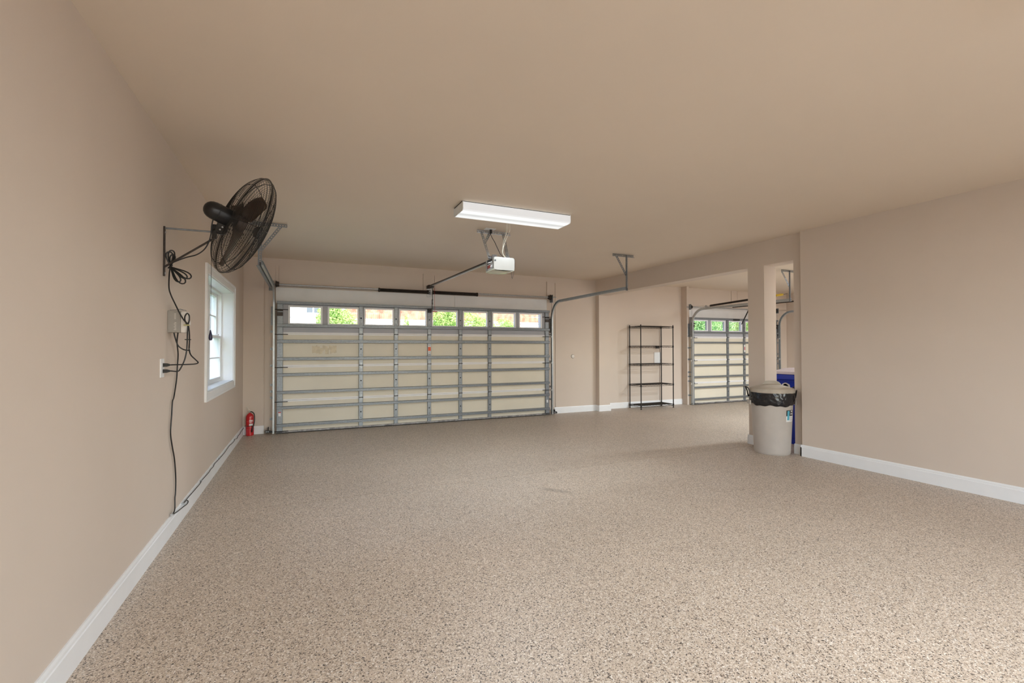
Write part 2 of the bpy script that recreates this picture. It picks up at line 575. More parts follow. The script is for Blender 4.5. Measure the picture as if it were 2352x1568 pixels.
baseboard('baseboard_right', (XB, -4.357), (XB, -4.235), (-1, 0), 'white baseboard beside the foot of the trash can')
baseboard('baseboard_right', (XB, -3.845), (XB, -3.565), (-1, 0), 'white baseboard on the pillar behind the trash can')
baseboard('baseboard_right', (XB - .015, -3.83), (XB2, -3.83), (0, -1), 'white baseboard on the near face of the pillar')
baseboard('baseboard_right', (XB - .015, -3.58), (XB2, -3.58), (0, 1), 'white baseboard on the far face of the pillar')

# ------------------------------------------------------------------ left window
win = thing('window_1', 'white twin double-hung window in the left wall below the fan', 'window', (XL, (WY0 + WY1) / 2, WZ0), kind='structure')
cw = .088
def casing(y0, y1, z0, z1, name='casing'):
    b = MB().box(XL, XL + .014, y0, y1, z0, z1)
    return b
q_ = .022
for (y0_, y1_, z0_, z1_, by0, by1, bz0, bz1) in (
        (WY0 - cw + q_, WY0, WZ0 - cw + q_, WZ1 + cw - q_, WY0 - cw, WY0 - cw + q_, WZ0 - cw, WZ1 + cw),
        (WY1, WY1 + cw - q_, WZ0 - cw + q_, WZ1 + cw - q_, WY1 + cw - q_, WY1 + cw, WZ0 - cw, WZ1 + cw),
        (WY0, WY1, WZ1, WZ1 + cw - q_, WY0 - cw + q_, WY1 + cw - q_, WZ1 + cw - q_, WZ1 + cw),
        (WY0, WY1, WZ0 - cw + q_, WZ0, WY0 - cw + q_, WY1 + cw - q_, WZ0 - cw, WZ0 - cw + q_)):
    cs = part(MB().box(XL, XL + .013, y0_, y1_, z0_, z1_), 'casing', m_trim, win)
    part(MB().box(XL, XL + .02, by0, by1, bz0, bz1), 'back_band', m_trim, cs)
# jamb liner
c = MB()
XI, XO = XL, XL - .28
c.box(XO, XI + .001, WY0, WY0 + .012, WZ0, WZ1); c.box(XO, XI + .001, WY1 - .012, WY1, WZ0, WZ1)
c.box(XO, XI + .001, WY0, WY1, WZ0, WZ0 + .012); c.box(XO, XI + .001, WY0, WY1, WZ1 - .012, WZ1)
part(c, 'jamb_liner', m_white, win)
YM = (WY0 + WY1) / 2
part(MB().box(XL - .23, XL - .125, YM - .04, YM + .04, WZ0 + .012, WZ1 - .012), 'mullion', m_white, win)
def frame4(mb, x0, x1, y0, y1, z0, z1, wd, top=None, bot=None):
    top = top or wd; bot = bot or wd
    mb.box(x0, x1, y0, y0 + wd, z0, z1); mb.box(x0, x1, y1 - wd, y1, z0, z1)
    mb.box(x0, x1, y0 + wd, y1 - wd, z0, z0 + bot); mb.box(x0, x1, y0 + wd, y1 - wd, z1 - top, z1)
for (ya, yb) in ((WY0 + .012, YM - .04), (YM + .04, WY1 - .012)):
    c = MB(); frame4(c, XL - .23, XL - .127, ya, yb, WZ0 + .012, WZ1 - .012, .026)
    part(c, 'window_frame', m_white, win)
    for (xs, z0, z1) in ((XL - .215, 1.465, WZ1 - .04), (XL - .170, WZ0 + .03, 1.50)):
        c = MB(); frame4(c, xs, xs + .036, ya + .026, yb - .026, z0, z1, .034, bot=.036)
        zm = (z0 + z1) / 2
        sash = part(c, 'sash', m_white, win)
        part(MB().box(xs + .015, xs + .019, ya + .055, yb - .055, z0 + .03, z1 - .03), 'pane', m_glass, sash)
        part(MB().box(xs + .008, xs + .026, ya + .055, yb - .055, zm - .007, zm + .007), 'muntin', m_white, sash)
part(MB().box(XL - .134, XL - .10, -1.45, -1.38, 1.498, 1.512), 'sash_lock', m_white, win)

# rear windows, added behind the camera as a fill source: frame, mullions, panes
for nm, lab, xa_, n_ in (('window_fill_2', 'wide white window added for fill daylight in the rear wall behind the camera', .2, 4), ('window_fill_3', 'wide white window added for fill daylight in the rear wall of the second bay', 6.7, 4)):
    st_ = (5.4 if xa_ < 1 else 5.0) / n_
    xb_ = xa_ + st_ * n_
    rw = thing(nm, lab, 'window', ((xa_ + xb_) / 2, YR, .25), kind='structure')
    c = MB()
    c.box(xa_, xb_, YR - .12, YR + .02, .25, .32); c.box(xa_, xb_, YR - .12, YR + .02, 2.48, 2.55)
    for i in range(n_ + 1):
        x = xa_ + i * st_
        c.box(max(x - .03, xa_), min(x + .03, xb_), YR - .12, YR + .02, .32, 2.48)
    part(c, 'window_frame', m_white, rw)
    for i in range(n_):
        x = xa_ + i * st_
        part(MB().box(x + .03, x + st_ - .03, YR - .06, YR - .055, .32, 2.48), 'pane', m_glass, rw)

# ------------------------------------------------------------------ garage doors
def hat_profile(z0, z1, yb, yf):
    """strut cross-section in (y,z): flanges on the door, a raised ribbed channel"""
    h = z1 - z0
    return [(yb, z0), (yb - .004, z0), (yf + .004, z0 + .004), (yf, z0 + .008), (yf, z0 + h * .40), (yf + .012, z0 + h * .46),
            (yf + .012, z0 + h * .56), (yf, z0 + h * .62), (yf, z1 - .008), (yf + .004, z1 - .004), (yb - .004, z1), (yb, z1)]
def strut_mb(x0, x1, z0, z1, yb=.028, yf=-.028):
    pr = hat_profile(z0, z1, yb, yf)
    k = len(pr)
    vs = [(x, y, z) for x in (x0, x1) for y, z in pr]
    fs = [(i, (i + 1) % k, k + (i + 1) % k, k + i) for i in range(k)] + [tuple(range(k))[::-1], tuple(range(k, 2 * k))]
    return MB().add(vs, fs)
def stile_mb(x, w, z0, z1, holes=(), y=.012):
    """steel stile: shallow channel whose punched holes are flat dark discs laid on later"""
    b = MB()
    b.box(x - w / 2, x + w / 2, y, y + .003, z0, z1)
    b.box(x - w / 2, x - w / 2 + .003, y, .034, z0, z1)
    b.box(x + w / 2 - .003, x + w / 2, y, .034, z0, z1)
    return b

def garage_door(name, label, X0, X1, stiles, wins, joints, struts, yback, top, reds=None):
    d = thing(name, label, 'garage door', ((X0 + X1) / 2, .03, 0), kind='structure')
    zs = [.012] + joints + [top]
    # sections
    for i in range(len(zs) - 1):
        z0, z1 = zs[i] + .0015, zs[i + 1] - .0015
        b = MB()
        if i == len(zs) - 2:
            wz0, wz1 = wins[0][2], wins[0][3]
            b.box(X0, X1, .03, yback, z0, wz0)
            b.box(X0, X1, .03, yback, wz1, z1)
            xs = [X0] + [v for wn in wins for v in wn[:2]] + [X1]
            for k in range(0, len(xs), 2): b.box(xs[k], xs[k + 1], .03, yback, wz0, wz1)
            sec = part(b, 'top_section', m_steel_gray, d, 'grey steel top section with windows')
            for (a, e, c0, c1) in wins:
                fr = MB(); t = .024
                for (u0, u1, v0, v1) in ((a - t, a + .004, c0 - t, c1 + t), (e - .004, e + t, c0 - t, c1 + t), (a, e, c0 - t, c0 + .004), (a, e, c1 - .004, c1 + t)):
                    fr.box(u0, u1, .016, .034, v0, v1)
                fo = part(fr, 'window_frame', m_trim, sec, 'white window frame', bevel=.003)
                part(MB().box(a + .002, e - .002, .06, .064, c0 + .002, c1 - .002), 'pane', m_glass, sec)
        else:
            b.box(X0, X1, .034, yback, z0, z1)
            b.box(X0, X1, .050, .062, z1 - .01, z1 + .012)
            part(b, 'section', m_panel, d)
    # light painted rails at the joints
    for z in joints:
        b = MB(); edges = [X0 + .09] + [v for s_ in stiles for v in (s_ - .036, s_ + .036)] + [X1 - .09]
        for k in range(0, len(edges), 2):
            b.box(edges[k], edges[k + 1], .018, .036, z + .002, z + .019)
            b.box(edges[k], edges[k + 1], .021, .036, z - .021, z - .002)
        part(b, 'joint_rail', m_joint, d, 'pale meeting rail between two sections')
    # stiles per section, end stiles wider
    for i in range(len(zs) - 1):
        z0, z1 = zs[i] + .004, zs[i + 1] - .004
        for x, wd in [(X0 + .045, .085)] + [(s_, .066) for s_ in stiles] + [(X1 - .045, .085)]:
            st = part(stile_mb(x, wd, z0, z1), 'stile', m_galv, d)
            hb = MB()
            if wd < .08:
                zc = z0 + (z1 - z0) * .52
                for zz, r in ((zc, .0125), (zc - .095, .0075), (zc - .122, .004), (zc - .148, .0025), (zc + .12, .003)):
                    hb.lathe([(r, -.0008), (r, .0)], (x, .012, zz), (0, -1, 0), 14)
                for sx in (-.018, .018): hb.lathe([(.0028, -.0008), (.0028, 0)], (x + sx, .012, zc - .135), (0, -1, 0), 8)
            else:
                for zz in (z0 + .05, z0 + .16, z0 + .30, z0 + .42):
                    hb.lathe([(.003, -.0008), (.003, 0)], (x, .012, zz), (0, -1, 0), 8)
            part(hb, 'hole', m_hole, st)  # flat dark discs in place of real recesses
    for z0, z1 in struts:
        part(strut_mb(X0 + .004, X1 - .002, z0, z1), 'strut', m_galv, d)
    # hinges at joints
    for z in joints:
        for x in stiles:
            b = MB()
            b.box(x - .021, x + .021, .004, .012, z + .004, z + .05); b.box(x - .021, x + .021, .004, .012, z - .052, z - .004)
            b.lathe([(.012, 0), (.012, .004)], (x, .004, z + .032), (0, -1, 0), 8)
            h = part(b, 'hinge', m_hinge, d)
            part(MB().cyl((x - .036, .000, z), (x + .036, .000, z), .006, 8), 'hinge_pin', m_bronze, h)
        for x, sg in ((X0 + .045, 1), (X1 - .045, -1)):
            b = MB()
            b.box(x - .042, x + .042, -.004, .012, z - .012, z + .012)
            b.box(x - .03, x + .03, .006, .012, z - .06, z + .06)
            h = part(b, 'end_hinge', m_galv, d)
            part(MB().cyl((x + sg * .115, -.014, z - .016), (x - sg * .075, -.014, z - .016), .0055, 8), 'roller_stem', m_dark, h)
            part(MB().cyl((x - sg * .075, -.014, z - .016), (x - sg * .085, -.014, z - .016), .022, 14), 'roller', m_white, h)
    # top roller brackets
    for x, sg in ((X0 + .045, 1), (X1 - .045, -1)):
        b = MB(); b.box(x - .042, x + .042, -.006, .012, top - .165, top - .135); b.box(x - .042, x + .042, -.002, .012, top - .24, top - .18)
        h = part(b, 'top_bracket', m_bronze, d)
        part(MB().cyl((x + sg * .115, -.012, top - .14), (x - sg * .075, -.012, top - .14), .0055, 8), 'roller_stem', m_dark, h)
        b = MB(); b.box(x - .04, x + .04, -.004, .012, .02, .11)
        h = part(b, 'bottom_bracket', m_galv, d)
        part(MB().cyl((x + sg * .125, -.016, .035), (x - sg * .075, -.016, .035), .0055, 8), 'roller_stem', m_dark, h)
    # bottom rail + seal
    part(MB().box(X0, X1, -.004, .034, .014, .036), 'bottom_rail', m_weather, d, 'rust-flecked steel bottom rail')
    part(MB().box(X0, X1, .0, .07, .0005, .013), 'bottom_seal', m_rubber, d, 'black rubber bottom seal')
    return d

wins1 = [(a, b, 1.735, 1.995) for a, b in ((.185, .640), (.765, 1.210), (1.335, 1.790), (1.915, 2.370), (2.495, 2.945), (3.080, 3.535), (3.660, 4.110), (4.222, 4.680))]
STR = [(.10, .15), (.377, .424), (.617, .665), (.893, .943), (1.142, 1.194), (1.418, 1.474), (1.672, 1.723), (2.034, 2.084)]
d1 = garage_door('door_1', 'wide closed garage door of cream panels, steel struts and eight windows', 0, DW,
                 [1.265, 1.845, 2.43, 3.01, 3.585], wins1, [.512, 1.052, 1.572], STR, .075, DH)
wins2 = [(a, a + .43, 1.74, 1.965) for a in (8.715, 9.292, 9.862, 10.452, 11.03)]
STR2 = [(.10, .145), (.375, .42), (.62, .665), (.893, .938), (1.142, 1.186), (1.43, 1.474), (1.675, 1.72), (2.0, 2.045)]
d2 = garage_door('door_2', 'smaller closed garage door of cream panels in the second bay', D2L, D2R,
                 [9.826, 10.397], wins2, [.506, 1.043, 1.577], STR2, .075, 2.05)
def stops(name, lab, xa_, xb_, top, yw):
    b = MB(); b.box(xa_, xa_ + .03, .076, yw + .02, 0, top); b.box(xb_ - .03, xb_, .076, yw + .02, 0, top); b.box(xa_ + .03, xb_ - .03, .076, yw + .02, top - .03, top)
    struct(b, name, m_wall if xa_ > 5 else m_header, lab, 'trim')
stops('trim_16', 'white stop moulding around the wide garage door', 0, DW, DH - .001, YF)
stops('trim_17', 'white stop moulding around the smaller garage door', D2L, D2R, 2.049, YF2)
struct(MB().box(D2L - .075, D2L - .001, .072, YF2, 0, H - .001), 'trim_18', m_wall, 'beige jamb board left of the smaller door', 'trim')
struct(MB().box(D2R + .001, D2R + .14, .072, YF2, 0, 2.33), 'trim_19', m_wall, 'beige jamb board right of the smaller door', 'trim')
# ochre stain on a panel and printed warning stickers
sb = MB(); rs = random.Random(5)
for i in range(19):
    x = .51 + i * .0195
    z1_ = 1.385 - rs.uniform(0, .02) - (.035 if i in (6, 7, 12) else 0); z0_ = 1.235 + rs.uniform(0, .03) + (.05 if i in (8, 9, 13) else 0)
    sb.box(x, x + .0195, .0332, .0338, z0_, z1_)
part(sb, 'stain', m_stain, d1, 'ochre stain on the cream panel')
st = part(MB().box(2.404, 2.456, .0095, .0115, 1.235, 1.405), 'warning_label', m_sticker, d1, 'white and orange warning label')
part(MB().box(2.406, 2.454, .0085, .0095, 1.285, 1.355), 'orange_band', m_orange, st)
ib = MB()
for z in (1.392, 1.384, 1.374, 1.266, 1.258): ib.box(2.412, 2.448, .0085, .0095, z - .0015, z + .0015)
part(ib, 'print', m_ink, st)
st = part(MB().box(.028, .062, .0095, .0115, .27, .33), 'warning_label', m_sticker, d1, 'small label low on the left end stile')
part(MB().box(.026, .064, .0085, .0095, .322, .334), 'red_band', m_redp, st)
part(MB().box(4.80, 4.83, .0095, .0115, .245, .30), 'warning_label', m_sticker, d1, 'small label low on the right end stile')
st = part(MB().box(10.375, 10.419, .0095, .0115, 1.22, 1.40), 'warning_label', m_sticker, d2, 'warning label on the smaller door')
part(MB().box(10.385, 10.409, .0085, .0095, 1.27, 1.35), 'red_band', m_redp, st)

# ------------------------------------------------------------------ tracks
def cprof(sg, w=.052, dp=.026, t=.0022, lip=.010):
    """open C channel, back on the outside, mouth facing the door; in (u = X, v = normal)"""
    a = w / 2
    pts = [(0, -a), (dp, -a), (dp, -a + lip), (dp - t, -a + lip), (dp - t, -a + t), (t, -a + t), (t, a - t), (dp - t, a - t), (dp - t, a - lip), (dp, a - lip), (dp, a), (0, a)]
    return [(sg * u, v) for u, v in pts]
def arc_path(x, y0, zend, yend, r, zbot=.01, n=14):
    """vertical at y=y0, rising to an arc of radius r, then a run to yend at height zend"""
    pts = [Vector((x, y0, zbot)), Vector((x, y0, zend - r))]
    for i in range(1, n + 1):
        t = pi / 2 * i / n
        pts.append(Vector((x, y0 - r + r * cos(t), zend - r + r * sin(t))))
    pts.append(Vector((x, yend, zend + .004)))
    return pts
def track(name, label, x, sg, y0, zend, yend, r, hang, clips, yw, group=None, tail=True, angle=None):
    t = thing(name, label, 'door track', (x, y0, 0), group)
    P = arc_path(x, y0, zend, yend, r)
    k = len(P) - 1
    vert = MB().sweep(cprof(sg), P[:2], side=(1, 0, 0), smooth=False)
    part(vert, 'vertical_rail', m_track, t)
    part(MB().sweep(cprof(sg), P[1:k], side=(1, 0, 0), smooth=True), 'curved_rail', m_track, t, auto=50)
    part(MB().sweep(cprof(sg), P[k - 1:], side=(1, 0, 0), smooth=False), 'horizontal_rail', m_track, t)
    # jamb brackets
    for z in clips:
        b = MB()
        xx = x - sg * .0
        b.box(min(x - sg * .004, x - sg * .045), max(x - sg * .004, x - sg * .045), yw - .004, yw, z - .018, z + .018)
        b.box(x - sg * .004 - .0015, x - sg * .004 + .0015, y0 + .01, yw, z - .014, z + .014)
        b.lathe([(.008, 0), (.008, .008)], (x - sg * .03, yw - .004, z), (0, -1, 0), 8)
        part(b, 'jamb_bracket', m_hinge, t)
    # flag bracket around the curve start
    b = MB(); xx = x - sg * .003
    b.box(xx - .0015, xx + .0015, y0 - .02, yw, zend - r - .28, zend - r + .02)
    b.box(min(xx, xx - sg * .035), max(xx, xx - sg * .035), yw - .004, yw, zend - r - .28, zend - r + .02)
    part(b, 'flag_bracket', m_galv, t)
    if angle:
        # reinforcing angle along the horizontal run
        b = MB(); b.box(x - sg * .012 - .0015, x - sg * .012 + .0015, yend - .002, y0 - .05, zend - .03, zend + .02)
        b.box(min(x - sg * .012, x - sg * .045), max(x - sg * .012, x - sg * .045), yend, y0 - .05, zend - .032, zend - .028)
        part(b, 'reinforcing_angle', m_galv, t)
    # hanger of perforated angle
    hx0, hx1, dx = hang
    yy = yend + .02
    part(MB().perf((hx0, yy, H - .0195), (hx1, yy, H - .0195), (0, 0, 1), (0, 1, 0), flange=.03), 'ceiling_angle', m_galv, t)
    part(MB().perf((x - sg * .008, yy - .004, H - .01), (x - sg * .008, yy - .004, zend - .03), (1, 0, 0), (0, 1, 0), flange=.03), 'drop_angle', m_galv, t)
    part(MB().perf((dx, yy - .009, H - .03), (x - sg * .004, yy - .009, H - .33), (1, 0, .5), (0, 1, 0), flange=.0), 'diagonal_brace', m_galv, t)
    b = MB().lathe([(.010, 0), (.010, .012)], (x - sg * .004, yy - .01, zend), (0, -1, 0), 6)
    b.lathe([(.010, 0), (.010, .012)], (x - sg * .004, yy - .01, zend - .02), (0, -1, 0), 6)
    part(b, 'bolt', m_dark, t)
    return t
CL = [1.602, 1.328, 1.061, .757, .654, .555, .221]
track('door_track', 'galvanised left track of the wide door, running up beside the fan', -.052, 1, -.012, 2.300, -2.20, .32, (-.16, .215, .15), CL, YF - .014, angle=True)
track('door_track', 'galvanised right track of the wide door beside the round plate', 4.925, -1, -.012, 2.245, -2.36, .33, (4.675, 5.07, 4.735), [1.602, 1.061, .555, .30], YF - .014)
track('door_track', 'left track of the smaller door in the second bay', D2L - .01, 1, -.012, 2.215, -2.42, .34, (8.40, 9.05, 8.40), [1.60, 1.33, 1.06, .76, .66, .55, .22], .072)
track('door_track', 'right track of the smaller door seen between pillar and wall', D2R + .075, -1, -.012, 2.245, -2.42, .34, (11.42, 11.92, 11.9), [1.60, 1.06, .55], .072)

# ------------------------------------------------------------------ torsion spring assemblies
def helix(a, b, R, r, pitch, n=10):
    a = Vector(a); b = Vector(b); L = (b - a).length; d = (b - a).normalized()
    U = d.cross(Vector((0, 0, 1))).normalized(); V = d.cross(U)
    N = int(L / pitch * n)
    return [a + d * (L * i / N) + (U * cos(2 * pi * i / n) + V * sin(2 * pi * i / n)) * R for i in range(N + 1)]
ts = thing('torsion_spring_shaft', 'steel shaft with two dark torsion springs above the wide door', 'spring shaft', (2.45, .02, 2.335))
SY = .03
part(MB().cyl((-.06, SY, 2.345), (5.03, SY, 2.352), .0125, 12), 'shaft', m_galv2, ts)
part(MB().cyl((.03, SY + .01, 2.318), (4.86, SY + .01, 2.325), .004, 6), 'lift_rod', m_galv, ts)
for a, b in ((1.545, 2.425), (2.485, 3.355)):
    sp = MB().tube(helix((a, SY, 2.335), (b, SY, 2.335), .027, .0042, .0078, 10), .0042, 4)
    so = part(sp, 'spring', m_bronze, ts, 'dark brown wound torsion spring', auto=60)
    part(MB().lathe([(.020, 0), (.020, b - a)], (a, SY, 2.335), (1, 0, 0), 14), 'spring_core', m_bronze, so)
    for x in (a, b - .03):
        part(MB().lathe([(.020, 0), (.036, .004), (.036, .026), (.020, .03)], (x, SY, 2.335), (1, 0, 0), 16), 'winding_cone', m_bronze, so)
part(MB().box(2.445, 2.467, SY - .045, YF, 2.30, 2.375).box(2.41, 2.50, YF - .026, YF - .019, 2.26, 2.41).lathe([(.040, 0), (.040, .012)], (2.45, SY, 2.335), (1, 0, 0), 18), 'centre_bracket', m_galv2, ts)
for x, sg in ((.0, 1), (4.885, -1)):
    part(MB().lathe([(.040, 0), (.055, .004), (.055, .010), (.044, .014), (.040, .045), (.036, .05)], (x + (-.02 if sg > 0 else .02), SY, 2.348), (sg, 0, 0), 20), 'cable_drum', m_bronze, ts)
    part(MB().box(x - .05 * sg - .002, x - .05 * sg + .002, SY - .045, YF - .004, 2.25, 2.40).box(min(x - .05 * sg, x - .12 * sg), max(x - .05 * sg, x - .12 * sg), YF - .022, YF - .015, 2.25, 2.40), 'end_bearing_plate', m_galv, ts)
    part(MB().cyl((x - .022 * sg, SY - .035, 2.34), (x - .022 * sg, -.018, .09), .0022, 6), 'lift_cable', m_dark, ts)
# second bay: front-low shaft
t2 = thing('torsion_spring_shaft', 'spring shaft above the smaller door in the second bay', 'spring shaft', (10.1, .06, 2.29))
part(MB().cyl((D2L - .08, .06, 2.285), (D2R + .14, .06, 2.292), .0125, 12), 'shaft', m_galv2, t2)
for x, sg in ((D2L + .02, 1), (D2R + .02, -1)):
    part(MB().lathe([(.040, 0), (.055, .004), (.055, .010), (.044, .014), (.036, .05)], (x, .06, 2.288), (sg, 0, 0), 20), 'cable_drum', m_bronze, t2)
    part(MB().box(x - .03 * sg - .002, x - .03 * sg + .002, .0, .11, 2.22, 2.35), 'end_bearing_plate', m_galv, t2)
    part(MB().cyl((x + .01 * sg, .02, 2.28), (x + .01 * sg, -.018, .09), .0022, 6), 'lift_cable', m_dark, t2)
# extension spring with its pulley along the left run of bay two, yellow end
es = thing('extension_spring', 'dark extension spring stretched along the left track of the second bay', 'spring', (8.6, -1.5, 2.29))
part(MB().tube(helix((8.60, -.58, 2.262), (8.60, -2.17, 2.325), .019, .0035, .0085, 8), .0035, 4), 'spring', m_bronze, es, auto=60)
part(MB().cyl((8.60, -.58, 2.262), (8.60, -2.17, 2.325), .013, 8), 'spring_core', m_bronze, es)
part(MB().lathe([(.021, 0), (.021, .13), (.008, .16)], (8.60, -2.14, 2.325), (0, -1, .03), 12), 'yellow_end', m_yellow, es, 'yellow taped spring end')
part(MB().lathe([(.03, 0), (.03, .014)], (8.59, -.47, 2.255), (1, 0, 0), 16).cyl((8.60, -.40, 2.25), (8.60, -.60, 2.262), .005, 6), 'pulley', m_galv2, es)
part(MB().cyl((8.60, -.44, 2.27), (8.60, .05, 2.285), .0022, 6), 'cable', m_dark, es)
part(MB().cyl((8.60, -2.29, 2.33), (8.60, -2.38, 2.335), .004, 6), 'end_rod', m_dark, es)

# ------------------------------------------------------------------ opener, bay one
RX = 2.43
op = thing('garage_door_opener', 'off-white garage door opener with its rail over the wide door', 'door opener', (2.475, -3.14, 2.2))
ra, rb_ = Vector((RX, .03, 2.437)), Vector((RX, -3.05, 2.37))
def along(a, b, w, h, off=(0, 0, 0)):
    a = Vector(a) + Vector(off); b = Vector(b) + Vector(off)
    d = (b - a); L = d.length; d.normalize(); s_ = Vector((1, 0, 0)); n_ = d.cross(s_).normalized()
    return MB().obox((a + b) / 2, d * L / 2, s_ * w / 2, n_ * h / 2)
part(along(ra, rb_, .030, .016, (0, 0, .006)), 'rail', m_bronze, op, 'dark top of the opener rail')
part(along(ra + Vector((0, -.12, 0)), rb_, .018, .014, (0, 0, -.010)), 'rail_reflection_strip', m_track, op, 'light strip under the opener rail standing in for its reflection')  # reflection along the rail's underside put in as a lighter flange
part(MB().box(RX - .028, RX + .028, -.05, YF - .01, 2.405, 2.46).box(RX - .02, RX + .02, -.09, -.03, 2.40, 2.445), 'header_bracket', m_bronze, op, bevel=.003)
part(MB().box(RX - .018, RX + .028, -.20, -.08, 2.39, 2.425), 'trolley', m_dark, op, bevel=.003)
part(MB().obox((2.461, -.085, 2.25), (.003, 0, 0), (0, .012, 0), (.0, .003, .15)).obox((2.464, -.055, 2.09), (.003, 0, 0), (0, .012, 0), (.0, .010, .11)).lathe([(.008, -.01), (.008, .01)], (2.463, -.08, 2.19), (1, 0, 0), 8).lathe([(.008, -.01), (.008, .01)], (2.463, -.07, 2.13), (1, 0, 0), 8), 'door_arm', m_dark, op)
part(MB().box(2.40, 2.46, -.04, .010, 1.965, 2.035).lathe([(.012, -.03), (.012, .03)], (2.425, -.045, 2.0), (1, 0, 0), 10), 'door_bracket', m_dark, op, bevel=.003)
part(MB().cyl((2.480, -.16, 2.39), (2.486, -.16, 1.98), .0022, 6), 'release_cord', m_redp, op, 'thin red emergency release cord')
part(MB().obox((2.487, -.16, 1.972), (.040, 0, -.001), (0, .008, 0), (0, 0, .006)), 'release_handle', m_redp, op, 'red T-shaped release handle', bevel=.003)
# motor housing
MX0, MX1, MY0, MY1, MZ0, MZ1 = 2.350, 2.612, -3.235, -3.045, 2.222, 2.372
part(MB().box(MX0 + .010, MX1 - .010, MY0, MY1, MZ0 + .012, MZ1 - .004), 'chassis', m_boxgrey, op, 'grey chassis with printed side', bevel=.004)
def cover(ys, yb, bulge):
    """curved end cover: face waists in between corners, as a grid"""
    b = MB(); nx, nz = 12, 8
    vs = []; 
    for side in (0, 1):
        for j in range(nz + 1):
            for i in range(nx + 1):
                u = i / nx * 2 - 1; v = j / nz * 2 - 1
                zc = (MZ0 + MZ1) / 2; xc = (MX0 + MX1) / 2
                hw = (MX1 - MX0) / 2 * (1 - .030 * (1 - v * v)) ; hz = (MZ1 - MZ0) / 2 * (1 - .05 * (1 - u * u) * (v > 0))
                y = ys if side == 0 else yb + (bulge * (1 - u * u * .6) * (1 - v * v * .4))
                rr = 1 - .02 * abs(u * v) ** 6 * 4
                vs.append((xc + u * hw * rr, y, zc + v * hz * rr))
    n1 = (nx + 1) * (nz + 1); fs = []
    for side in (0, 1):
        for j in range(nz):
            for i in range(nx):
                a = side * n1 + j * (nx + 1) + i
                fs.append((a, a + 1, a + nx + 2, a + nx + 1))
    edge = [i for i in range(nx + 1)] + [j * (nx + 1) + nx for j in range(1, nz + 1)] + [nz * (nx + 1) + i for i in range(nx - 1, -1, -1)] + [j * (nx + 1) for j in range(nz - 1, 0, -1)]
    for k in range(len(edge)):
        a, c_ = edge[k], edge[(k + 1) % len(edge)]
        fs.append((a, c_, c_ + n1, a + n1))
    return b.add(vs, fs, True)
part(cover(MY0 + .01, MY0 - .035, -.012), 'rear_cover', m_opener, op, 'off-white curved cover towards the camera', auto=45)
part(cover(MY1 - .01, MY1 + .025, .01), 'front_cover', m_opener, op, 'off-white curved cover towards the door', auto=45)
# lens under the housing
b = MB(); n_ = 12; vs = []
for j in range(9):
    y = MY0 - .03 + (MY1 - MY0 + .06) * j / 8
    for i in range(n_ + 1):
        x = MX0 + .004 + (MX1 - MX0 - .008) * i / n_
        u = i / n_ * 2 - 1; v = j / 8 * 2 - 1
        vs.append((x, y, MZ0 + .002 - .022 * (1 - u * u) * (1 - v * v * .5)))
fs = [(j * (n_ + 1) + i, j * (n_ + 1) + i + 1, (j + 1) * (n_ + 1) + i + 1, (j + 1) * (n_ + 1) + i) for j in range(8) for i in range(n_)]
b.add(vs, fs, True); b.box(MX0 + .004, MX1 - .004, MY0 - .03, MY1 + .03, MZ0 + .002, MZ0 + .016)
part(b, 'light_lens', m_lens, op, 'pale green light lens under the housing')
# printed side label: dark field, white script stroke, red and dark blocks
side = part(MB().box(MX0 + .006, MX0 + .0095, MY0 + .01, MY1 - .01, MZ0 + .02, MZ1 - .012), 'side_label', m_ink, op, 'printed label on the left side')
xx = MX0 + .004
b = MB()
sc = [(-3.20, 2.312), (-3.195, 2.326), (-3.187, 2.316), (-3.178, 2.322), (-3.168, 2.314), (-3.158, 2.324), (-3.146, 2.316), (-3.134, 2.326), (-3.122, 2.318), (-3.108, 2.330), (-3.096, 2.320), (-3.080, 2.328)]
b.tube([(xx, y, z) for y, z in sc], .0042, 6)
b.box(xx, xx + .003, -3.215, -3.07, 2.298, 2.304); b.box(xx, xx + .003, -3.215, -3.07, 2.243, 2.247); b.box(xx, xx + .003, -3.215, -3.07, 2.252, 2.255)
b.box(xx, xx + .003, -3.215, -3.205, 2.262, 2.292)
part(b, 'white_print', m_sticker, side)
part(MB().box(xx, xx + .003, -3.155, -3.075, 2.260, 2.292), 'red_print', mat('dull red print', (.30, .06, .05), .5, noise=(30, .1)), side)
b = MB(); b.box(xx, xx + .003, -3.175, -3.162, 2.262, 2.290); b.box(xx, xx + .003, -3.195, -3.182, 2.262, 2.290)
part(b, 'label_block', m_sticker, side)
part(MB().lathe([(.010, 0), (.010, .004)], (MX0 + .018, MY0 - .040, MZ1 - .045), (0, -1, 0), 12), 'button', m_ink, op)
part(MB().box(2.45, 2.58, -3.17, -3.08, MZ1 - .004, MZ1 + .018).box(MX0 + .012, MX0 + .07, -3.20, -3.19, MZ1, MZ1 + .035).box(MX0 + .01, MX0 + .06, -3.09, -3.08, MZ1, MZ1 + .04), 'top_bracket', m_bronze, op)
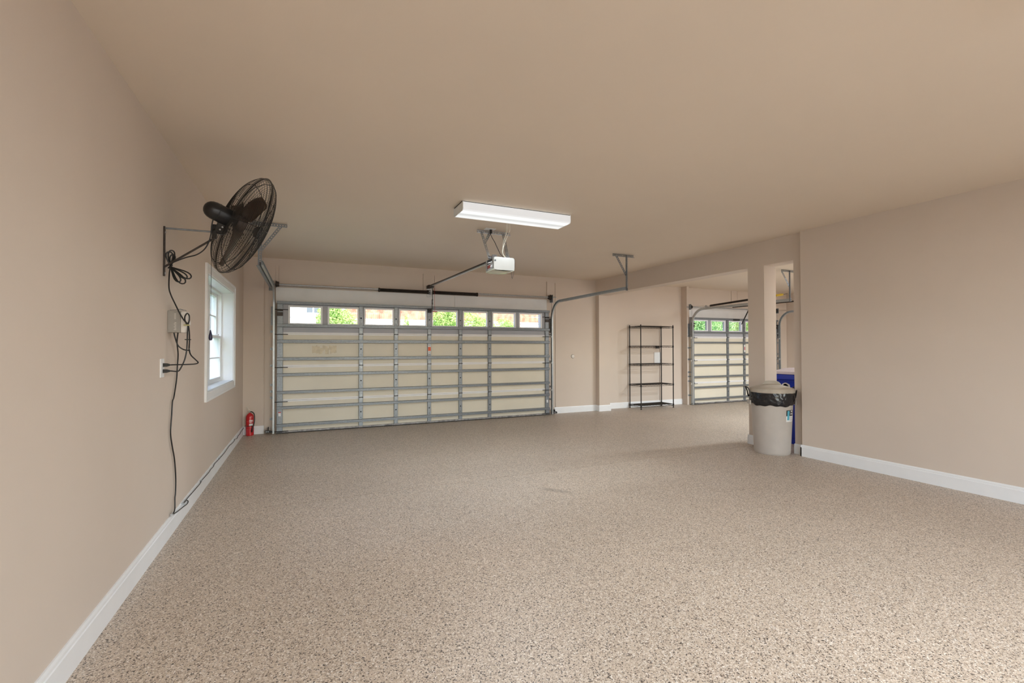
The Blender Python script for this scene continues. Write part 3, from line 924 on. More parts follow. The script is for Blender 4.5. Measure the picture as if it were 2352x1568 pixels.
# hanger: ceiling angle, V legs
YH = -2.86
part(MB().perf((2.30, YH, H - .022), (2.735, YH, H - .022), (0, 0, 1), (0, 1, 0), flange=.03), 'ceiling_angle', m_galv2, op)
part(MB().perf((2.352, YH - .003, H - .02), (2.368, -3.10, MZ1 + .01), (1, 0, .1), (0, 1, 0), width=.032), 'hanger_leg', m_galv2, op)
part(MB().perf((2.470, YH - .006, H - .02), (2.360, -2.96, 2.585), (1, 0, .3), (0, 1, 0), width=.032), 'diagonal_brace', m_galv2, op)
part(MB().perf((2.640, YH - .003, H - .02), (2.612, -3.11, MZ1 - .01), (1, 0, .1), (0, 1, 0), width=.036), 'hanger_leg', m_galv2, op)
part(MB().perf((2.665, YH - .010, H - .17), (2.570, -3.17, MZ1 - .005), (1, 0, .1), (0, 1, 0), width=.032), 'hanger_leg', m_galv2, op)
part(MB().tube([(2.600, -3.24, 2.366), (2.612, -3.245, 2.368), (2.622, -3.25, 2.345), (2.622, -3.25, 2.28), (2.610, -3.25, 2.20), (2.590, -3.25, 2.135), (2.586, -3.25, 2.145), (2.584, -3.24, 2.215)], .0022, 6), 'antenna_wire', m_dark, op, 'black antenna wire hanging from the opener')

# ceiling outlet with the opener's plug and cord
oc = thing('ceiling_outlet', 'white outlet plate on the ceiling above the opener bracket', 'outlet', (2.44, -2.93, H))
part(MB().box(2.375, 2.505, -2.975, -2.895, H - .006, H), 'plate', m_trim, oc, bevel=.002)
part(MB().box(2.43, 2.465, -2.955, -2.92, H - .009, H - .006), 'socket', m_sticker, oc)
pc = thing('power_cord', 'black power cord from the ceiling outlet down to the opener', 'cord', (2.45, -2.93, H - .01))
part(MB().box(2.436, 2.462, -2.95, -2.925, H - .055, H - .009), 'plug', m_dark, pc, bevel=.004)
part(MB().tube([(2.449, -2.937, 2.72), (2.449, -2.945, 2.690), (2.462, -2.955, 2.655), (2.485, -2.975, 2.605), (2.505, -3.00, 2.54), (2.525, -3.04, 2.46), (2.55, -3.09, 2.405), (2.56, -3.11, 2.392)], .0035, 6), 'cable', m_dark, pc)
wb = thing('bell_wire', 'cream twin wire looping from the light fixture to the opener', 'wire', (2.40, -3.5, 2.7))
for k, pts in enumerate(([(2.418, -3.535, 2.765), (2.455, -3.44, 2.715), (2.475, -3.38, 2.65), (2.465, -3.33, 2.59), (2.462, -3.29, 2.53), (2.475, -3.24, 2.46), (2.50, -3.20, 2.42), (2.555, -3.155, 2.39)], [(2.415, -3.535, 2.765), (2.440, -3.44, 2.70), (2.460, -3.38, 2.64), (2.475, -3.32, 2.58), (2.480, -3.27, 2.50), (2.485, -3.22, 2.44), (2.515, -3.18, 2.405), (2.560, -3.15, 2.392)],
              [(2.425, -3.535, 2.765), (2.485, -3.42, 2.71), (2.505, -3.38, 2.66), (2.495, -3.34, 2.60), (2.480, -3.30, 2.54), (2.470, -3.26, 2.48), (2.480, -3.22, 2.43), (2.520, -3.18, 2.40), (2.565, -3.15, 2.388)])):
    part(MB().tube(smooth(pts, 4), .0026, 6), 'strand', m_cordw, wb)

# opener rail of the second bay: perforated hanger + arm to the door
o2 = thing('garage_door_opener', 'opener rail and black arm over the smaller door in the second bay', 'door opener', (10.1, -1.6, 2.3))
part(along((10.10, .10, 2.335), (10.10, -3.6, 2.335), .03, .03), 'rail', m_bronze, o2)
part(MB().obox((10.09, -.29, 2.115), (.004, 0, 0), (0, .012, .006), (.0, .13, -.22)), 'door_arm', m_dark, o2)
part(MB().box(9.97, 10.17, -.045, -.025, 1.99, 2.03), 'door_bracket', m_dark, o2)
part(MB().box(9.98, 10.22, -3.9, -3.6, 2.24, 2.42), 'motor_housing', m_opener, o2, bevel=.02)
part(MB().perf((9.99, -3.75, H - .02), (9.99, -3.75, 2.42), (1, 0, 0), (0, 1, 0)), 'hanger_leg', m_galv2, o2)
part(MB().perf((10.21, -3.75, H - .02), (10.21, -3.75, 2.42), (1, 0, 0), (0, 1, 0)), 'hanger_leg', m_galv2, o2)

# ------------------------------------------------------------------ ceiling lights
def ceiling_light(label, x, y, power, spread=180):
    t = thing('ceiling_light', label, 'ceiling light', (x, y, H), 'fluorescent wraparound lights' if 0 else None)
    hx, hy = .61, .147
    part(MB().box(x - hx, x + hx, y - hy + .02, y + hy - .02, H - .012, H), 'mounting_pan', m_dark, t)
    for sx in (-1, 1):
        pr = [(-hy, H - .008), (hy, H - .008), (hy, H - .078), (hy - .018, H - .095), (-hy + .018, H - .095), (-hy, H - .078)]
        xa, xb_ = (x + sx * hx, x + sx * (hx - .006))
        vs = [(xx_, y + a, z) for xx_ in (xa, xb_) for a, z in pr]
        k = 6
        part(MB().add(vs, [(i, (i + 1) % k, k + (i + 1) % k, k + i) for i in range(k)] + [tuple(range(k)), tuple(range(k, 2 * k))]), 'end_cap', m_white, t)
    pr = [(-hy, H - .012), (-hy, H - .078), (-hy + .018, H - .093), (hy - .018, H - .093), (hy, H - .078), (hy, H - .012)]
    k = len(pr); x0, x1 = x - hx + .006, x + hx - .006
    b = MB(); vs = [(xx_ - x, a, z - H) for xx_ in (x0, x1) for a, z in pr]
    b.add(vs, [(i, i + 1, k + i + 1, k + i) for i in range(k - 1)])
    o = b.build('diffuser', m_diff); o.parent = t
    o['label'] = 'glowing white wraparound diffuser'
    for s_ in (-1, 1):
        part(MB().cyl((x - .58, y + s_ * .07, H - .045), (x + .58, y + s_ * .07, H - .045), .013, 10), 'tube', m_white, t)
    l_ = lamp('tube_light', 'AREA', (x, y, H - .105), power, (0, 0, 0), (1.16, .25), TUBE)
    l_.data.spread = radians(spread)
    return t
ceiling_light('white fluorescent ceiling light above the opener', 2.410, -3.695, 19, 155)
ceiling_light('white fluorescent fill light added near the rear, behind the camera', 2.41, -10.2, 72)  # unseen fixture, added as fill from the rear
ceiling_light('white fluorescent fill light added overhead, just behind the frame', 2.6, -7.50, 30)  # unseen fixture, added to even out the room light
ceiling_light('white fluorescent fill light added in the second bay', 9.2, -4.0, 140)  # added out of view to brighten the second bay
ceiling_light('white fluorescent fill light added at the rear of the second bay', 9.2, -9.6, 90)  # another unseen fill lamp added for the second bay

# ------------------------------------------------------------------ wall fan
fan = thing('wall_fan', 'black wall-mounted industrial fan with a wire cage above the window', 'fan', (XL, -4.27, 1.83))
FC = Vector((-.004, -4.241, 2.235)); R = .380
el, az = -.320, .471
A = Vector((cos(el) * cos(az), cos(el) * sin(az), sin(el)))      # blowing direction
fu = A.cross(Vector((0, 0, 1))).normalized(); fv = A.cross(fu)
def prof_front(r):   # axial offset of the cage at radius r
    q = r / R; return .098 * (1 - q ** 4.6) ** .70
def prof_rear(r):
    q = r / R; return -.105 * (1 - q ** 4.2) ** .70
def grille(fn, r0, nr, nspoke, nthin, name, lab):
    b = MB()
    for i in range(nr):
        r = r0 + (R - .004 - r0) * (i / (nr - 1))
        b.ring(FC + A * fn(r), A, r, .0013, 64, 4)
    # rings on the steep shoulder
    for q in (.35, .62, .84):
        zz = fn(R * .93) * (1 - q); b.ring(FC + A * zz, A, R * (.955 + .045 * q), .0013, 64, 4)
    part(b, name + '_rings', m_black, fan, lab, auto=80)
    for k in range(nspoke):
        t = 2 * pi * (k + .25) / nspoke
        d = fu * cos(t) + fv * sin(t)
        rr = [r0 * .6 + (R - r0 * .6) * (j / 16) ** .8 for j in range(17)]
        part(MB().tube([FC + d * r + A * (fn(min(r, R)) + .0015) for r in rr], .0024, 5), name + '_spoke', m_black, fan)
    b = MB()
    for k in range(nthin):
        t = 2 * pi * (k + .5) / nthin
        d = fu * cos(t) + fv * sin(t)
        rr = [R * .45 + (R * .55) * (j / 9) ** .8 for j in range(10)]
        b.tube([FC + d * r + A * fn(min(r, R)) for r in rr], .0011, 4)
    part(b, name + '_wires', m_black, fan, auto=80)
grille(prof_front, .062, 28, 6, 12, 'front_cage', 'black concentric wire rings')
grille(prof_rear, .075, 28, 6, 12, 'rear_cage', 'black concentric wire rings')
part(MB().ring(FC, A, R, .0045, 80, 8), 'cage_rim', m_black, fan)
part(MB().lathe([(.0, .106), (.035, .106), (.045, .101), (.045, .093), (.0, .093)], FC, A, 20), 'cage_badge', m_dark, fan)
BT = 5.62
# blades: three broad pitched paddles
for k in range(3):
    t0 = 2 * pi * k / 3 + BT
    vs = []; nr_, nc = 9, 6
    for i in range(nr_ + 1):
        r = .055 + (.335 - .055) * i / nr_
        wdt = .055 + .125 * sin(pi * min(1, (i / nr_) * .78 + .08))
        for j in range(nc + 1):
            s_ = j / nc - .5
            tt = t0 + s_ * wdt * 2.0 / max(r, .12) * .31 + .35 * (i / nr_)
            d = fu * cos(tt) + fv * sin(tt)
            ax_ = -.018 + s_ * (.085 - .04 * i / nr_) + .012 * (1 - 4 * s_ * s_)
            vs.append(FC + d * r + A * ax_)
    fs = [(i * (nc + 1) + j, i * (nc + 1) + j + 1, (i + 1) * (nc + 1) + j + 1, (i + 1) * (nc + 1) + j) for i in range(nr_) for j in range(nc)]
    o = part(MB().add(vs, fs, True), 'blade', m_blade, fan)
    sm = o.modifiers.new('thick', 'SOLIDIFY'); sm.thickness = .003
part(MB().lathe([(.02, .02), (.052, .012), (.056, -.02), (.05, -.05), (.03, -.055)], FC, A, 24), 'blade_hub', m_blade, fan)
# motor
part(MB().lathe([(.0, -.262), (.018, -.260), (.034, -.253), (.048, -.240), (.057, -.223), (.0615, -.203), (.062, -.185), (.062, -.178), (.0635, -.177), (.0635, -.173), (.062, -.172), (.063, -.10), (.070, -.098), (.070, -.088), (.055, -.085)], FC, A, 32), 'motor', m_black, fan, auto=40)
MC = FC - A * .13
part(MB().lathe([(.036, -.018), (.038, -.012), (.038, .012), (.036, .018)], (-.132, -4.278, 2.180), (0, -1, 0), 20).obox((-.125, -4.28, 2.215), (.03, .006, .0), (-.004, .016, 0), (-.006, 0, .03)), 'tilt_joint', m_black, fan, bevel=.002)
part(MB().lathe([(.006, .0), (.006, .006)], (-.124, -4.296, 2.193), (0, -1, 0), 8).lathe([(.006, .0), (.006, .006)], (-.139, -4.296, 2.174), (0, -1, 0), 8), 'joint_bolt', m_galv2, fan)
PX, PY = -.178, -4.27
part(MB().box(PX - .012, PX + .016, PY - .016, PY + .016, 2.112, 2.212).cyl((PX, PY, 2.165), (-.135, -4.275, 2.180), .02, 12), 'yoke', m_black, fan, bevel=.003)
part(MB().cyl((XL + .006, PY, 2.158), (PX, PY, 2.160), .0065, 10), 'support_arm', m_galv, fan, 'thin steel upper arm')
part(MB().obox(((XL + .006 + PX) / 2, PY, (1.893 + 2.115) / 2), ((PX - XL - .006) / 2, 0, (2.115 - 1.893) / 2), (0, .009, 0), (-.0025, 0, .0042)), 'lower_strut', m_bronze, fan, 'dark flat lower strut')
part(MB().box(XL, XL + .010, PY - .009, PY + .009, 1.83, 2.17), 'wall_bar', m_bronze, fan, bevel=.002)
part(MB().cyl((XL + .009, PY, 1.85), (XL + .014, PY, 1.85), .007, 8), 'bar_bolt', m_galv2, fan)
part(MB().cyl((XL + .009, PY, 2.13), (XL + .014, PY, 2.13), .007, 8), 'bar_bolt', m_galv2, fan)
part(MB().tube(smooth([(-.175, -4.30, 2.262), (-.188, -4.30, 2.20), (-.196, -4.295, 2.12), (-.225, -4.29, 2.04), (-.275, -4.285, 1.990), (-.34, -4.28, 1.965), (-.40, -4.275, 1.935), (-.435, -4.27, 1.915)]), .0042, 8), 'motor_cord', m_blackp, fan)
part(MB().tube([(-.196, -4.25, 2.13), (-.199, -4.25, 1.462)], .0014, 5), 'pull_chain', m_dark, fan, 'thin hanging pull chain')
part(MB().lathe([(.001, .078), (.004, .07), (.011, .035), (.0125, .018), (.009, .003), (.0, .0)], (-.199, -4.25, 1.392), (0, 0, 1), 14), 'chain_pull', mat('navy plastic knob', (.012, .014, .05), .3, noise=(20, .1)), fan, 'dark teardrop knob')

# coiled surplus cord tied under the bracket, and its run down the wall
fc_ = thing('fan_cord', 'black fan cord bundled in loops below the fan bracket and running down the wall', 'cord', (XL + .02, -4.2, 1.3))
def loop(c, ax1, ax2, L, Wd, n=18):
    """teardrop loop starting and ending at c, reaching L along ax1, width Wd along ax2"""
    c = Vector(c); ax1 = Vector(ax1).normalized(); ax2 = Vector(ax2).normalized()
    return [c + ax1 * (L * (1 - cos(2 * pi * i / n)) / 2) + ax2 * (Wd * sin(2 * pi * i / n) * (1 - cos(2 * pi * i / n)) / 2) for i in range(n + 1)]
kc = Vector((XL + .035, -4.25, 1.900))
loops = [((.85, .1, -.50), (.45, .2, .8), .135, .034), ((.80, .0, -.62), (.5, .2, .75), .120, .026), ((.55, .15, -.80), (.8, .2, .5), .135, .034), ((.45, .0, -.88), (.85, .2, .4), .115, .026),
         ((.05, .1, 1), (1, .4, -.05), .115, .028), ((-.05, -.1, 1), (1, .2, .1), .10, .03), ((.2, .0, 1), (.9, .4, -.2), .085, .022)]
for a1, a2, L, Wd in loops:
    part(MB().tube(loop(kc, a1, a2, L, Wd), .0048, 7), 'cord_loop', m_blackp, fc_)
part(MB().ring(kc, (.6, .1, -.6), .016, .004, 16, 6), 'tie', m_blackp, fc_)
part(MB().tube(smooth([kc, (-.435, -4.28, 1.84), (-.425, -4.33, 1.748), (-.421, -4.297, 1.70), (-.415, -4.21, 1.645), (-.395, -4.18, 1.585), (-.370, -4.175, 1.535), (-.352, -4.17, 1.515),
                       (-.345, -4.165, 1.49), (-.345, -4.14, 1.44), (-.348, -4.12, 1.385), (-.35, -4.115, 1.33), (-.345, -4.09, 1.29), (-.33, -4.02, 1.255), (-.32, -3.98, 1.232),
                       (-.33, -4.01, 1.222), (-.36, -4.12, 1.222), (-.40, -4.25, 1.225), (-.43, -4.288, 1.225)]), .0045, 7), 'cable', m_blackp, fc_)
part(MB().tube(smooth([(-.352, -4.17, 1.50), (-.358, -4.21, 1.535), (-.356, -4.215, 1.565), (-.350, -4.18, 1.585), (-.345, -4.15, 1.57), (-.345, -4.15, 1.535), (-.349, -4.165, 1.50), (-.352, -4.165, 1.44), (-.356, -4.15, 1.37), (-.36, -4.15, 1.31), (-.37, -4.16, 1.25), (-.39, -4.17, 1.195), (-.40, -4.18, 1.178), (-.41, -4.22, 1.178), (-.42, -4.27, 1.183), (-.43, -4.285, 1.184)]), .0045, 7), 'cable', m_blackp, fc_, 'second cable looped with the first')
for z in (1.502,):
    part(MB().box(-.372, -.338, -4.185, -4.16, z - .004, z + .004), 'twist_tie', m_tie, fc_, 'yellow twist tie')
part(MB().box(-.37, -.335, -4.155, -4.13, 1.397, 1.403), 'cable_tie', m_blackp, fc_)
part(MB().ring((-.345, -4.12, 1.325), (1, .3, .3), .012, .0015, 14, 5), 'wire_tie', m_galv2, fc_)
for z in (1.225, 1.184):
    part(MB().sweep([(-.011, -.012), (.011, -.012), (.011, .012), (-.011, .012)], [(XL + .006, -4.289, z), (XL + .030, -4.288, z), (XL + .045, -4.284, z)], scales=[1, .95, .5], smooth=False), 'plug', m_blackp, fc_)

# wall box with thermostat-like dial, next to the bundle
bx = thing('control_box', 'grey and white electrical control box on the left wall beside the window', 'electrical box', (XL, -4.15, 1.45))
part(MB().box(XL, XL + .075, -4.158, -4.045, 1.450, 1.604), 'housing', m_boxgrey, bx, 'grey housing', bevel=.003)
part(MB().box(XL + .075, XL + .110, -4.156, -4.047, 1.448, 1.600), 'cover', m_boxwhite, bx, 'white front cover', bevel=.008)
part(MB().lathe([(.030, 0), (.030, .004), (.022, .010), (.016, .014)], (XL + .110, -4.10, 1.52), (1, 0, 0), 20), 'dial', m_boxwhite, bx)
part(MB().tube([(XL + .012, -4.15, 1.608), (XL + .06, -4.14, 1.612), (XL + .10, -4.12, 1.61)], .0018, 5).tube([(XL + .05, -4.158, 1.608), (XL + .07, -4.14, 1.618), (XL + .10, -4.10, 1.608)], .0018, 5), 'tie_wire', m_galv, bx)
b = MB()
for k in range(6): b.box(XL + .038 + (k % 2) * .004, XL + .052, -4.1595, -4.158, 1.468 + k * .010, 1.471 + k * .010)
for k in range(5): b.box(XL + .040, XL + .050, -4.1595, -4.158, 1.545 + k * .009, 1.548 + k * .009)
part(b, 'moulded_print', m_boxwhite, bx)
part(MB().tube(smooth([(XL + .030, -4.12, 1.452), (XL + .035, -4.115, 1.42), (XL + .05, -4.10, 1.36), (XL + .08, -4.09, 1.33), (-.352, -4.11, 1.322)]), .0045, 7), 'outlet_cable', m_blackp, bx)
# outlet
ou = thing('wall_outlet', 'white duplex outlet on the left wall with two black plugs', 'outlet', (XL, -4.29, 1.145))
part(MB().box(XL, XL + .006, -4.335, -4.25, 1.142, 1.268), 'plate', m_trim, ou, bevel=.002)
part(MB().box(XL + .006, XL + .008, -4.307, -4.272, 1.210, 1.242), 'socket', m_sticker, ou, bevel=.001)
part(MB().box(XL + .006, XL + .008, -4.307, -4.272, 1.168, 1.200), 'socket', m_sticker, ou, bevel=.001)
# long cord from the box to the baseboard, then along it to the corner
lc = thing('long_cable', 'long black cable dropping from the control box and running along the left baseboard', 'cord', (XL + .01, -3.0, .15))
X1 = XL + .012
part(MB().tube(smooth([(XL + .05, -4.10, 1.452), (XL + .03, -4.03, 1.381), (XL + .02, -3.95, 1.294), (X1, -3.93, 1.2), (X1, -3.95, 1.107), (X1, -4.02, .985), (X1, -4.06, .953), (X1, -4.08, .857), (X1, -4.105, .739), (X1, -4.06, .637), (X1, -3.99, .521), (X1, -3.95, .374), (X1, -3.955, .272), (X1, -3.97, .236), (X1 + .006, -4.0, .165), (X1 + .013, -4.085, .150)]), .0045, 7), 'cable', m_blackp, lc)
X2 = XL + .022
bp_ = [(X2, -4.085, .150), (X2, -3.93, .125), (X2, -3.76, .105), (X2, -3.63, .088), (X2, -3.60, .10), (X2, -3.66, .125), (X2, -3.76, .128), (X2, -3.60, .13), (X2, -3.40, .124), (X2, -3.12, .118), (X2, -3.08, .128), (X2, -2.74, .118), (X2, -2.62, .124), (X2, -2.49, .118), (X2, -2.40, .13), (X2, -2.11, .120), (X2, -1.75, .112), (X2, -1.40, .122), (X2, -1.2, .110), (X2, -.98, .104), (X2, -.90, .115), (X2, -.67, .086), (X2, -.59, .105), (X2, -.40, .098), (X2, -.249, .110), (X2, .08, .112)]
part(MB().tube(smooth(bp_, 4), .0036, 6), 'cable', m_blackp, lc)
for p in (bp_[6], bp_[10], bp_[15], bp_[20], bp_[0]):
    part(MB().box(XL + .010, XL + .028, p[1] - .004, p[1] + .004, p[2] - .005, p[2] + .006), 'cable_clip', m_galv2, lc)

# ------------------------------------------------------------------ fire extinguisher
ex = thing('fire_extinguisher', 'red fire extinguisher on the floor in the left far corner', 'extinguisher', (-.363, .035, 0))
c0 = Vector((-.363, .035, 0))
part(MB().lathe([(.050, .0), (.055, .006), (.055, .275), (.052, .300), (.040, .322), (.022, .336), (.016, .34), (.016, .352)], c0, (0, 0, 1), 28), 'cylinder', m_red, ex)
part(MB().lathe([(.057, .215), (.057, .225)], c0, (0, 0, 1), 28).lathe([(.057, .095), (.057, .103)], c0, (0, 0, 1), 28), 'band', m_redp, ex)
def wrap(z0, z1, a0, a1, r=.0558, n=10):
    vs = []
    for i in range(n + 1):
        t = a0 + (a1 - a0) * i / n
        for z in (z0, z1): vs.append((c0.x + r * cos(t), c0.y + r * sin(t), z))
    return MB().add(vs, [(2 * i, 2 * i + 2, 2 * i + 3, 2 * i + 1) for i in range(n)], True)
part(wrap(.205, .240, radians(-95), radians(-40)), 'label', m_sticker, ex, 'white upper label')
part(wrap(.155, .185, radians(-95), radians(-40)), 'label', m_sticker, ex, 'white lower label')
part(MB().lathe([(.014, .345), (.018, .352), (.018, .372), (.010, .38)], c0, (0, 0, 1), 12).box(-.375, -.345, .02, .05, .362, .378), 'valve', m_brass, ex)
part(MB().obox((-.385, .035, .405), (.030, 0, -.035), (0, .009, 0), (.002, 0, .002)).obox((-.372, .035, .385), (.032, 0, -.008), (0, .009, 0), (.001, 0, .003)), 'handle', m_brass, ex, 'metal carrying handle')
part(MB().tube(smooth([(-.355, .02, .365), (-.330, .01, .36), (-.305, .0, .33), (-.298, -.005, .27), (-.300, -.012, .20), (-.312, -.020, .15), (-.322, -.024, .12)]), .0075, 8), 'hose', m_blackp, ex, 'black rubber hose')
part(MB().cyl((-.322, -.026, .125), (-.330, -.028, .055), .010, 10), 'nozzle', m_blackp, ex)
part(MB().ring((c0.x, c0.y, .150), (0, 0, 1), .059, .004, 28, 6), 'strap', m_blackp, ex)

# photo-eye sensors at the door feet
for x, lab in ((-.11, 'black door sensor at the foot of the left track'), (4.975, 'black door sensor at the foot of the right track')):
    s_ = thing('door_sensor', lab, 'sensor', (x, -.02, 0))
    part(MB().box(x - .045, x + .03, -.035, .0, .030, .065), 'body', m_dark, s_, bevel=.003)
    part(MB().box(x - .01, x + .002, -.02, .12, .03, .10).box(x - .03, x + .06, .0, .01, .02, .05), 'mount', m_dark, s_)
    part(MB().lathe([(.008, 0), (.008, .003)], (x - .025, -.035, .048), (0, -1, 0), 10).lathe([(.008, 0), (.008, .003)], (x + .0, -.035, .048), (0, -1, 0), 10), 'lens', m_galv2, s_)

# round plate on the wall
rp = thing('round_wall_plate', 'small round cream plate on the far wall right of the wide door', 'wall plate', (5.475, YF, 1.158))
part(MB().lathe([(.046, 0), (.046, .008), (.040, .012)], (5.475, YF - .004, 1.158), (0, -1, 0), 28), 'rim', m_opener, rp)
part(MB().lathe([(.036, 0), (.034, .012), (.014, .016), (.0, .017)], (5.475, YF - .012, 1.158), (0, -1, 0), 28), 'cap', m_boxwhite, rp)

# ------------------------------------------------------------------ wire shelf unit
SX0, SX1, SY0, SY1 = 7.000, 7.900, -.180, .195
sh = thing('wire_shelf_unit', 'tall black wire shelf unit with five shelves in the second bay', 'shelf', ((SX0 + SX1) / 2, 0, 0))
for x in (SX0, SX1):
    for y in (SY0, SY1):
        p = part(MB().cyl((x, y, .03), (x, y, 1.825), .0115, 12).lathe([(.013, 1.822), (.011, 1.834), (.0, 1.838)], (x, y, 0), (0, 0, 1), 12), 'post', m_shelf, sh)
        part(MB().lathe([(.017, .0), (.017, .012), (.010, .018), (.010, .035)], (x, y, 0), (0, 0, 1), 12), 'foot', m_shelf, p)
for z in (1.805, 1.372, .978, .530, .082):
    b = MB()
    fr = MB()
    for zz in (z, z - .032):
        fr.cyl((SX0, SY0, zz), (SX1, SY0, zz), .0042, 6); fr.cyl((SX0, SY1, zz), (SX1, SY1, zz), .0042, 6)
        fr.cyl((SX0, SY0, zz), (SX0, SY1, zz), .0042, 6); fr.cyl((SX1, SY0, zz), (SX1, SY1, zz), .0042, 6)
    sf = part(fr, 'shelf', m_shelf, sh)
    # zig-zag truss wire on all sides
    for (a, e, n_) in (((SX0, SY0), (SX1, SY0), 22), ((SX0, SY1), (SX1, SY1), 22), ((SX0, SY0), (SX0, SY1), 9), ((SX1, SY0), (SX1, SY1), 9)):
        pts = [(a[0] + (e[0] - a[0]) * i / n_, a[1] + (e[1] - a[1]) * i / n_, z - (.032 if i % 2 else 0)) for i in range(n_ + 1)]
        b.tube(pts, .0028, 4)
    part(b, 'truss_wire', m_shelf, sf)
    b = MB()
    for i in range(1, 36):
        x = SX0 + (SX1 - SX0) * i / 36
        b.cyl((x, SY0, z + .003), (x, SY1, z + .003), .0024, 4)
    for y in (-.06, .075): b.cyl((SX0, y, z - .002), (SX1, y, z - .002), .0042, 4)
    part(b, 'deck_wires', m_shelf, sf)
    b = MB()
    for x in (SX0, SX1):
        for y in (SY0, SY1): b.lathe([(.0155, z - .036), (.0175, z - .030), (.0175, z + .002), (.0145, z + .008)], (x, y, 0), (0, 0, 1), 10)
    part(b, 'corner_collar', m_shelf, sf)
ck = thing('black_clip', 'small black clip hanging on the second shelf of the wire unit', 'clip', (7.765, SY1 - .02, 1.37))
part(MB().box(7.72, 7.815, SY1 - .035, SY1 - .010, 1.317, 1.362), 'body', m_black, ck, bevel=.004)
part(MB().box(7.735, 7.745, SY1 - .04, SY1 + .006, 1.355, 1.378).box(7.79, 7.80, SY1 - .04, SY1 + .006, 1.355, 1.378), 'hook', m_black, ck)
pp = thing('wall_panel', 'white rectangular access panel on the wall behind the shelf unit', 'wall panel', (7.83, YF2, 1.0))
part(MB().box(7.72, 7.93, YF2 - .028, YF2 - .004, .955, 1.228), 'plate', m_trim, pp, bevel=.002)
part(MB().box(7.737, 7.913, YF2 - .032, YF2 - .028, .972, 1.211), 'panel_face', m_trim, pp, bevel=.002)

# ------------------------------------------------------------------ trash can
TC = Vector((5.840, -4.080, 0))
TZ = 1.062
tr = thing('trash_can', 'round grey plastic trash can with a black liner and taupe lid beside the pillar', 'trash can', TC)
part(MB().lathe([(.205, .0), (.214, .012), (.217, .03), (.248, .600), (.250, .612), (.254, .618), (.254, .70), (.255, .712), (.255, .722), (.248, .722), (.205, .02), (.0, .012)], TC, (0, 0, 1), 56), 'body', m_can, tr, auto=30)
# liner: crumpled skirt folded over the rim, lower hem uneven
b = MB(); n_ = 96; vs = []; rows = 12
r3 = random.Random(3)
ph = [r3.uniform(0, 6.28) for _ in range(8)]
tocam = atan2(CAM.y - TC.y, CAM.x - TC.x)
for j in range(rows + 1):
    for i in range(n_):
        t = 2 * pi * i / n_
        dd = cos(t - tocam)
        hem = .575 + .030 * (1 - dd) / 2 + .006 * sin(5 * t + ph[0]) + .005 * sin(13 * t + ph[1])
        z = hem + (.726 - hem) * j / rows
        base = .267 + .004 * sin(4 * t + ph[2])
        wr = .0035 * sin(23 * t + 40 * z + ph[3]) + .003 * sin(37 * t - 90 * z + ph[4]) + .0025 * sin(17 * t + 140 * z + ph[5]) + r3.uniform(-.0016, .0016)
        bel = .006 * sin(pi * j / rows)
        r = base + bel + wr * (1 if 0 < j < rows else .4) - (.010 if j == 0 else 0)
        vs.append((TC.x + r * cos(t), TC.y + r * sin(t), z))
fs = [(j * n_ + i, j * n_ + (i + 1) % n_, (j + 1) * n_ + (i + 1) % n_, (j + 1) * n_ + i) for j in range(rows) for i in range(n_)]
b.add(vs, fs, True)
part(b, 'liner', m_bag, tr, 'crumpled black bin liner folded over the rim', auto=70)
part(MB().lathe([(.245, .724), (.270, .724), (.273, .738), (.270, .752), (.264, .758), (.262, .768), (.254, .774), (.19, .793), (.10, .815), (.03, .823), (.0, .824)], TC, (0, 0, 1), 56), 'lid', m_lid, tr, 'taupe plastic lid', auto=40)
lid = tr.children[-1]
# raised lid handle: arched grip across the lid
hd_ = Vector((cos(tocam + pi / 2), sin(tocam + pi / 2), 0)); hn = Vector((cos(tocam), sin(tocam), 0))
vs = []; nn_ = 14
for i in range(nn_ + 1):
    u = i / nn_ * 2 - 1
    zt = .812 + .045 * (1 - u ** 4) ; zb = .795 + .0 * u
    wdt = .030 + .012 * abs(u) ** 2
    for (w_, z_) in ((-wdt, zb), (-wdt * .8, zt), (wdt * .8, zt), (wdt, zb)):
        vs.append(TC + hd_ * (u * .115) + hn * w_ + Vector((0, 0, z_)))
fs = [(i * 4 + a, i * 4 + a + 1, (i + 1) * 4 + a + 1, (i + 1) * 4 + a) for i in range(nn_) for a in range(3)] + [(0, 1, 2, 3), (nn_ * 4 + 3, nn_ * 4 + 2, nn_ * 4 + 1, nn_ * 4)]
part(MB().add(vs, fs, True), 'lid_handle', m_lid, tr, auto=40)
# snap-on side handles
for ang, dz in ((tocam + pi / 2 + .42, 0), (tocam - pi / 2 + .28, 0)):
    d = Vector((cos(ang), sin(ang), 0)); s_ = Vector((-sin(ang), cos(ang), 0))
    p = [TC + d * .272 + s_ * -.06 + Vector((0, 0, .66)), TC + d * .285 + s_ * -.062 + Vector((0, 0, .73)), TC + d * .305 + s_ * -.058 + Vector((0, 0, .775)), TC + d * .325 + s_ * -.04 + Vector((0, 0, .785)), TC + d * .33 + s_ * .04 + Vector((0, 0, .785)),
         TC + d * .305 + s_ * .058 + Vector((0, 0, .775)), TC + d * .285 + s_ * .062 + Vector((0, 0, .73)), TC + d * .272 + s_ * .06 + Vector((0, 0, .66))]
    part(MB().tube(p, .0085, 8), 'side_handle', m_black, tr, 'black snap-on handle')
    part(MB().obox(TC + d * .277 + Vector((0, 0, .60)), d * .010, s_ * .07, Vector((0, 0, .025))), 'handle_lug', m_can, tr, bevel=.006)
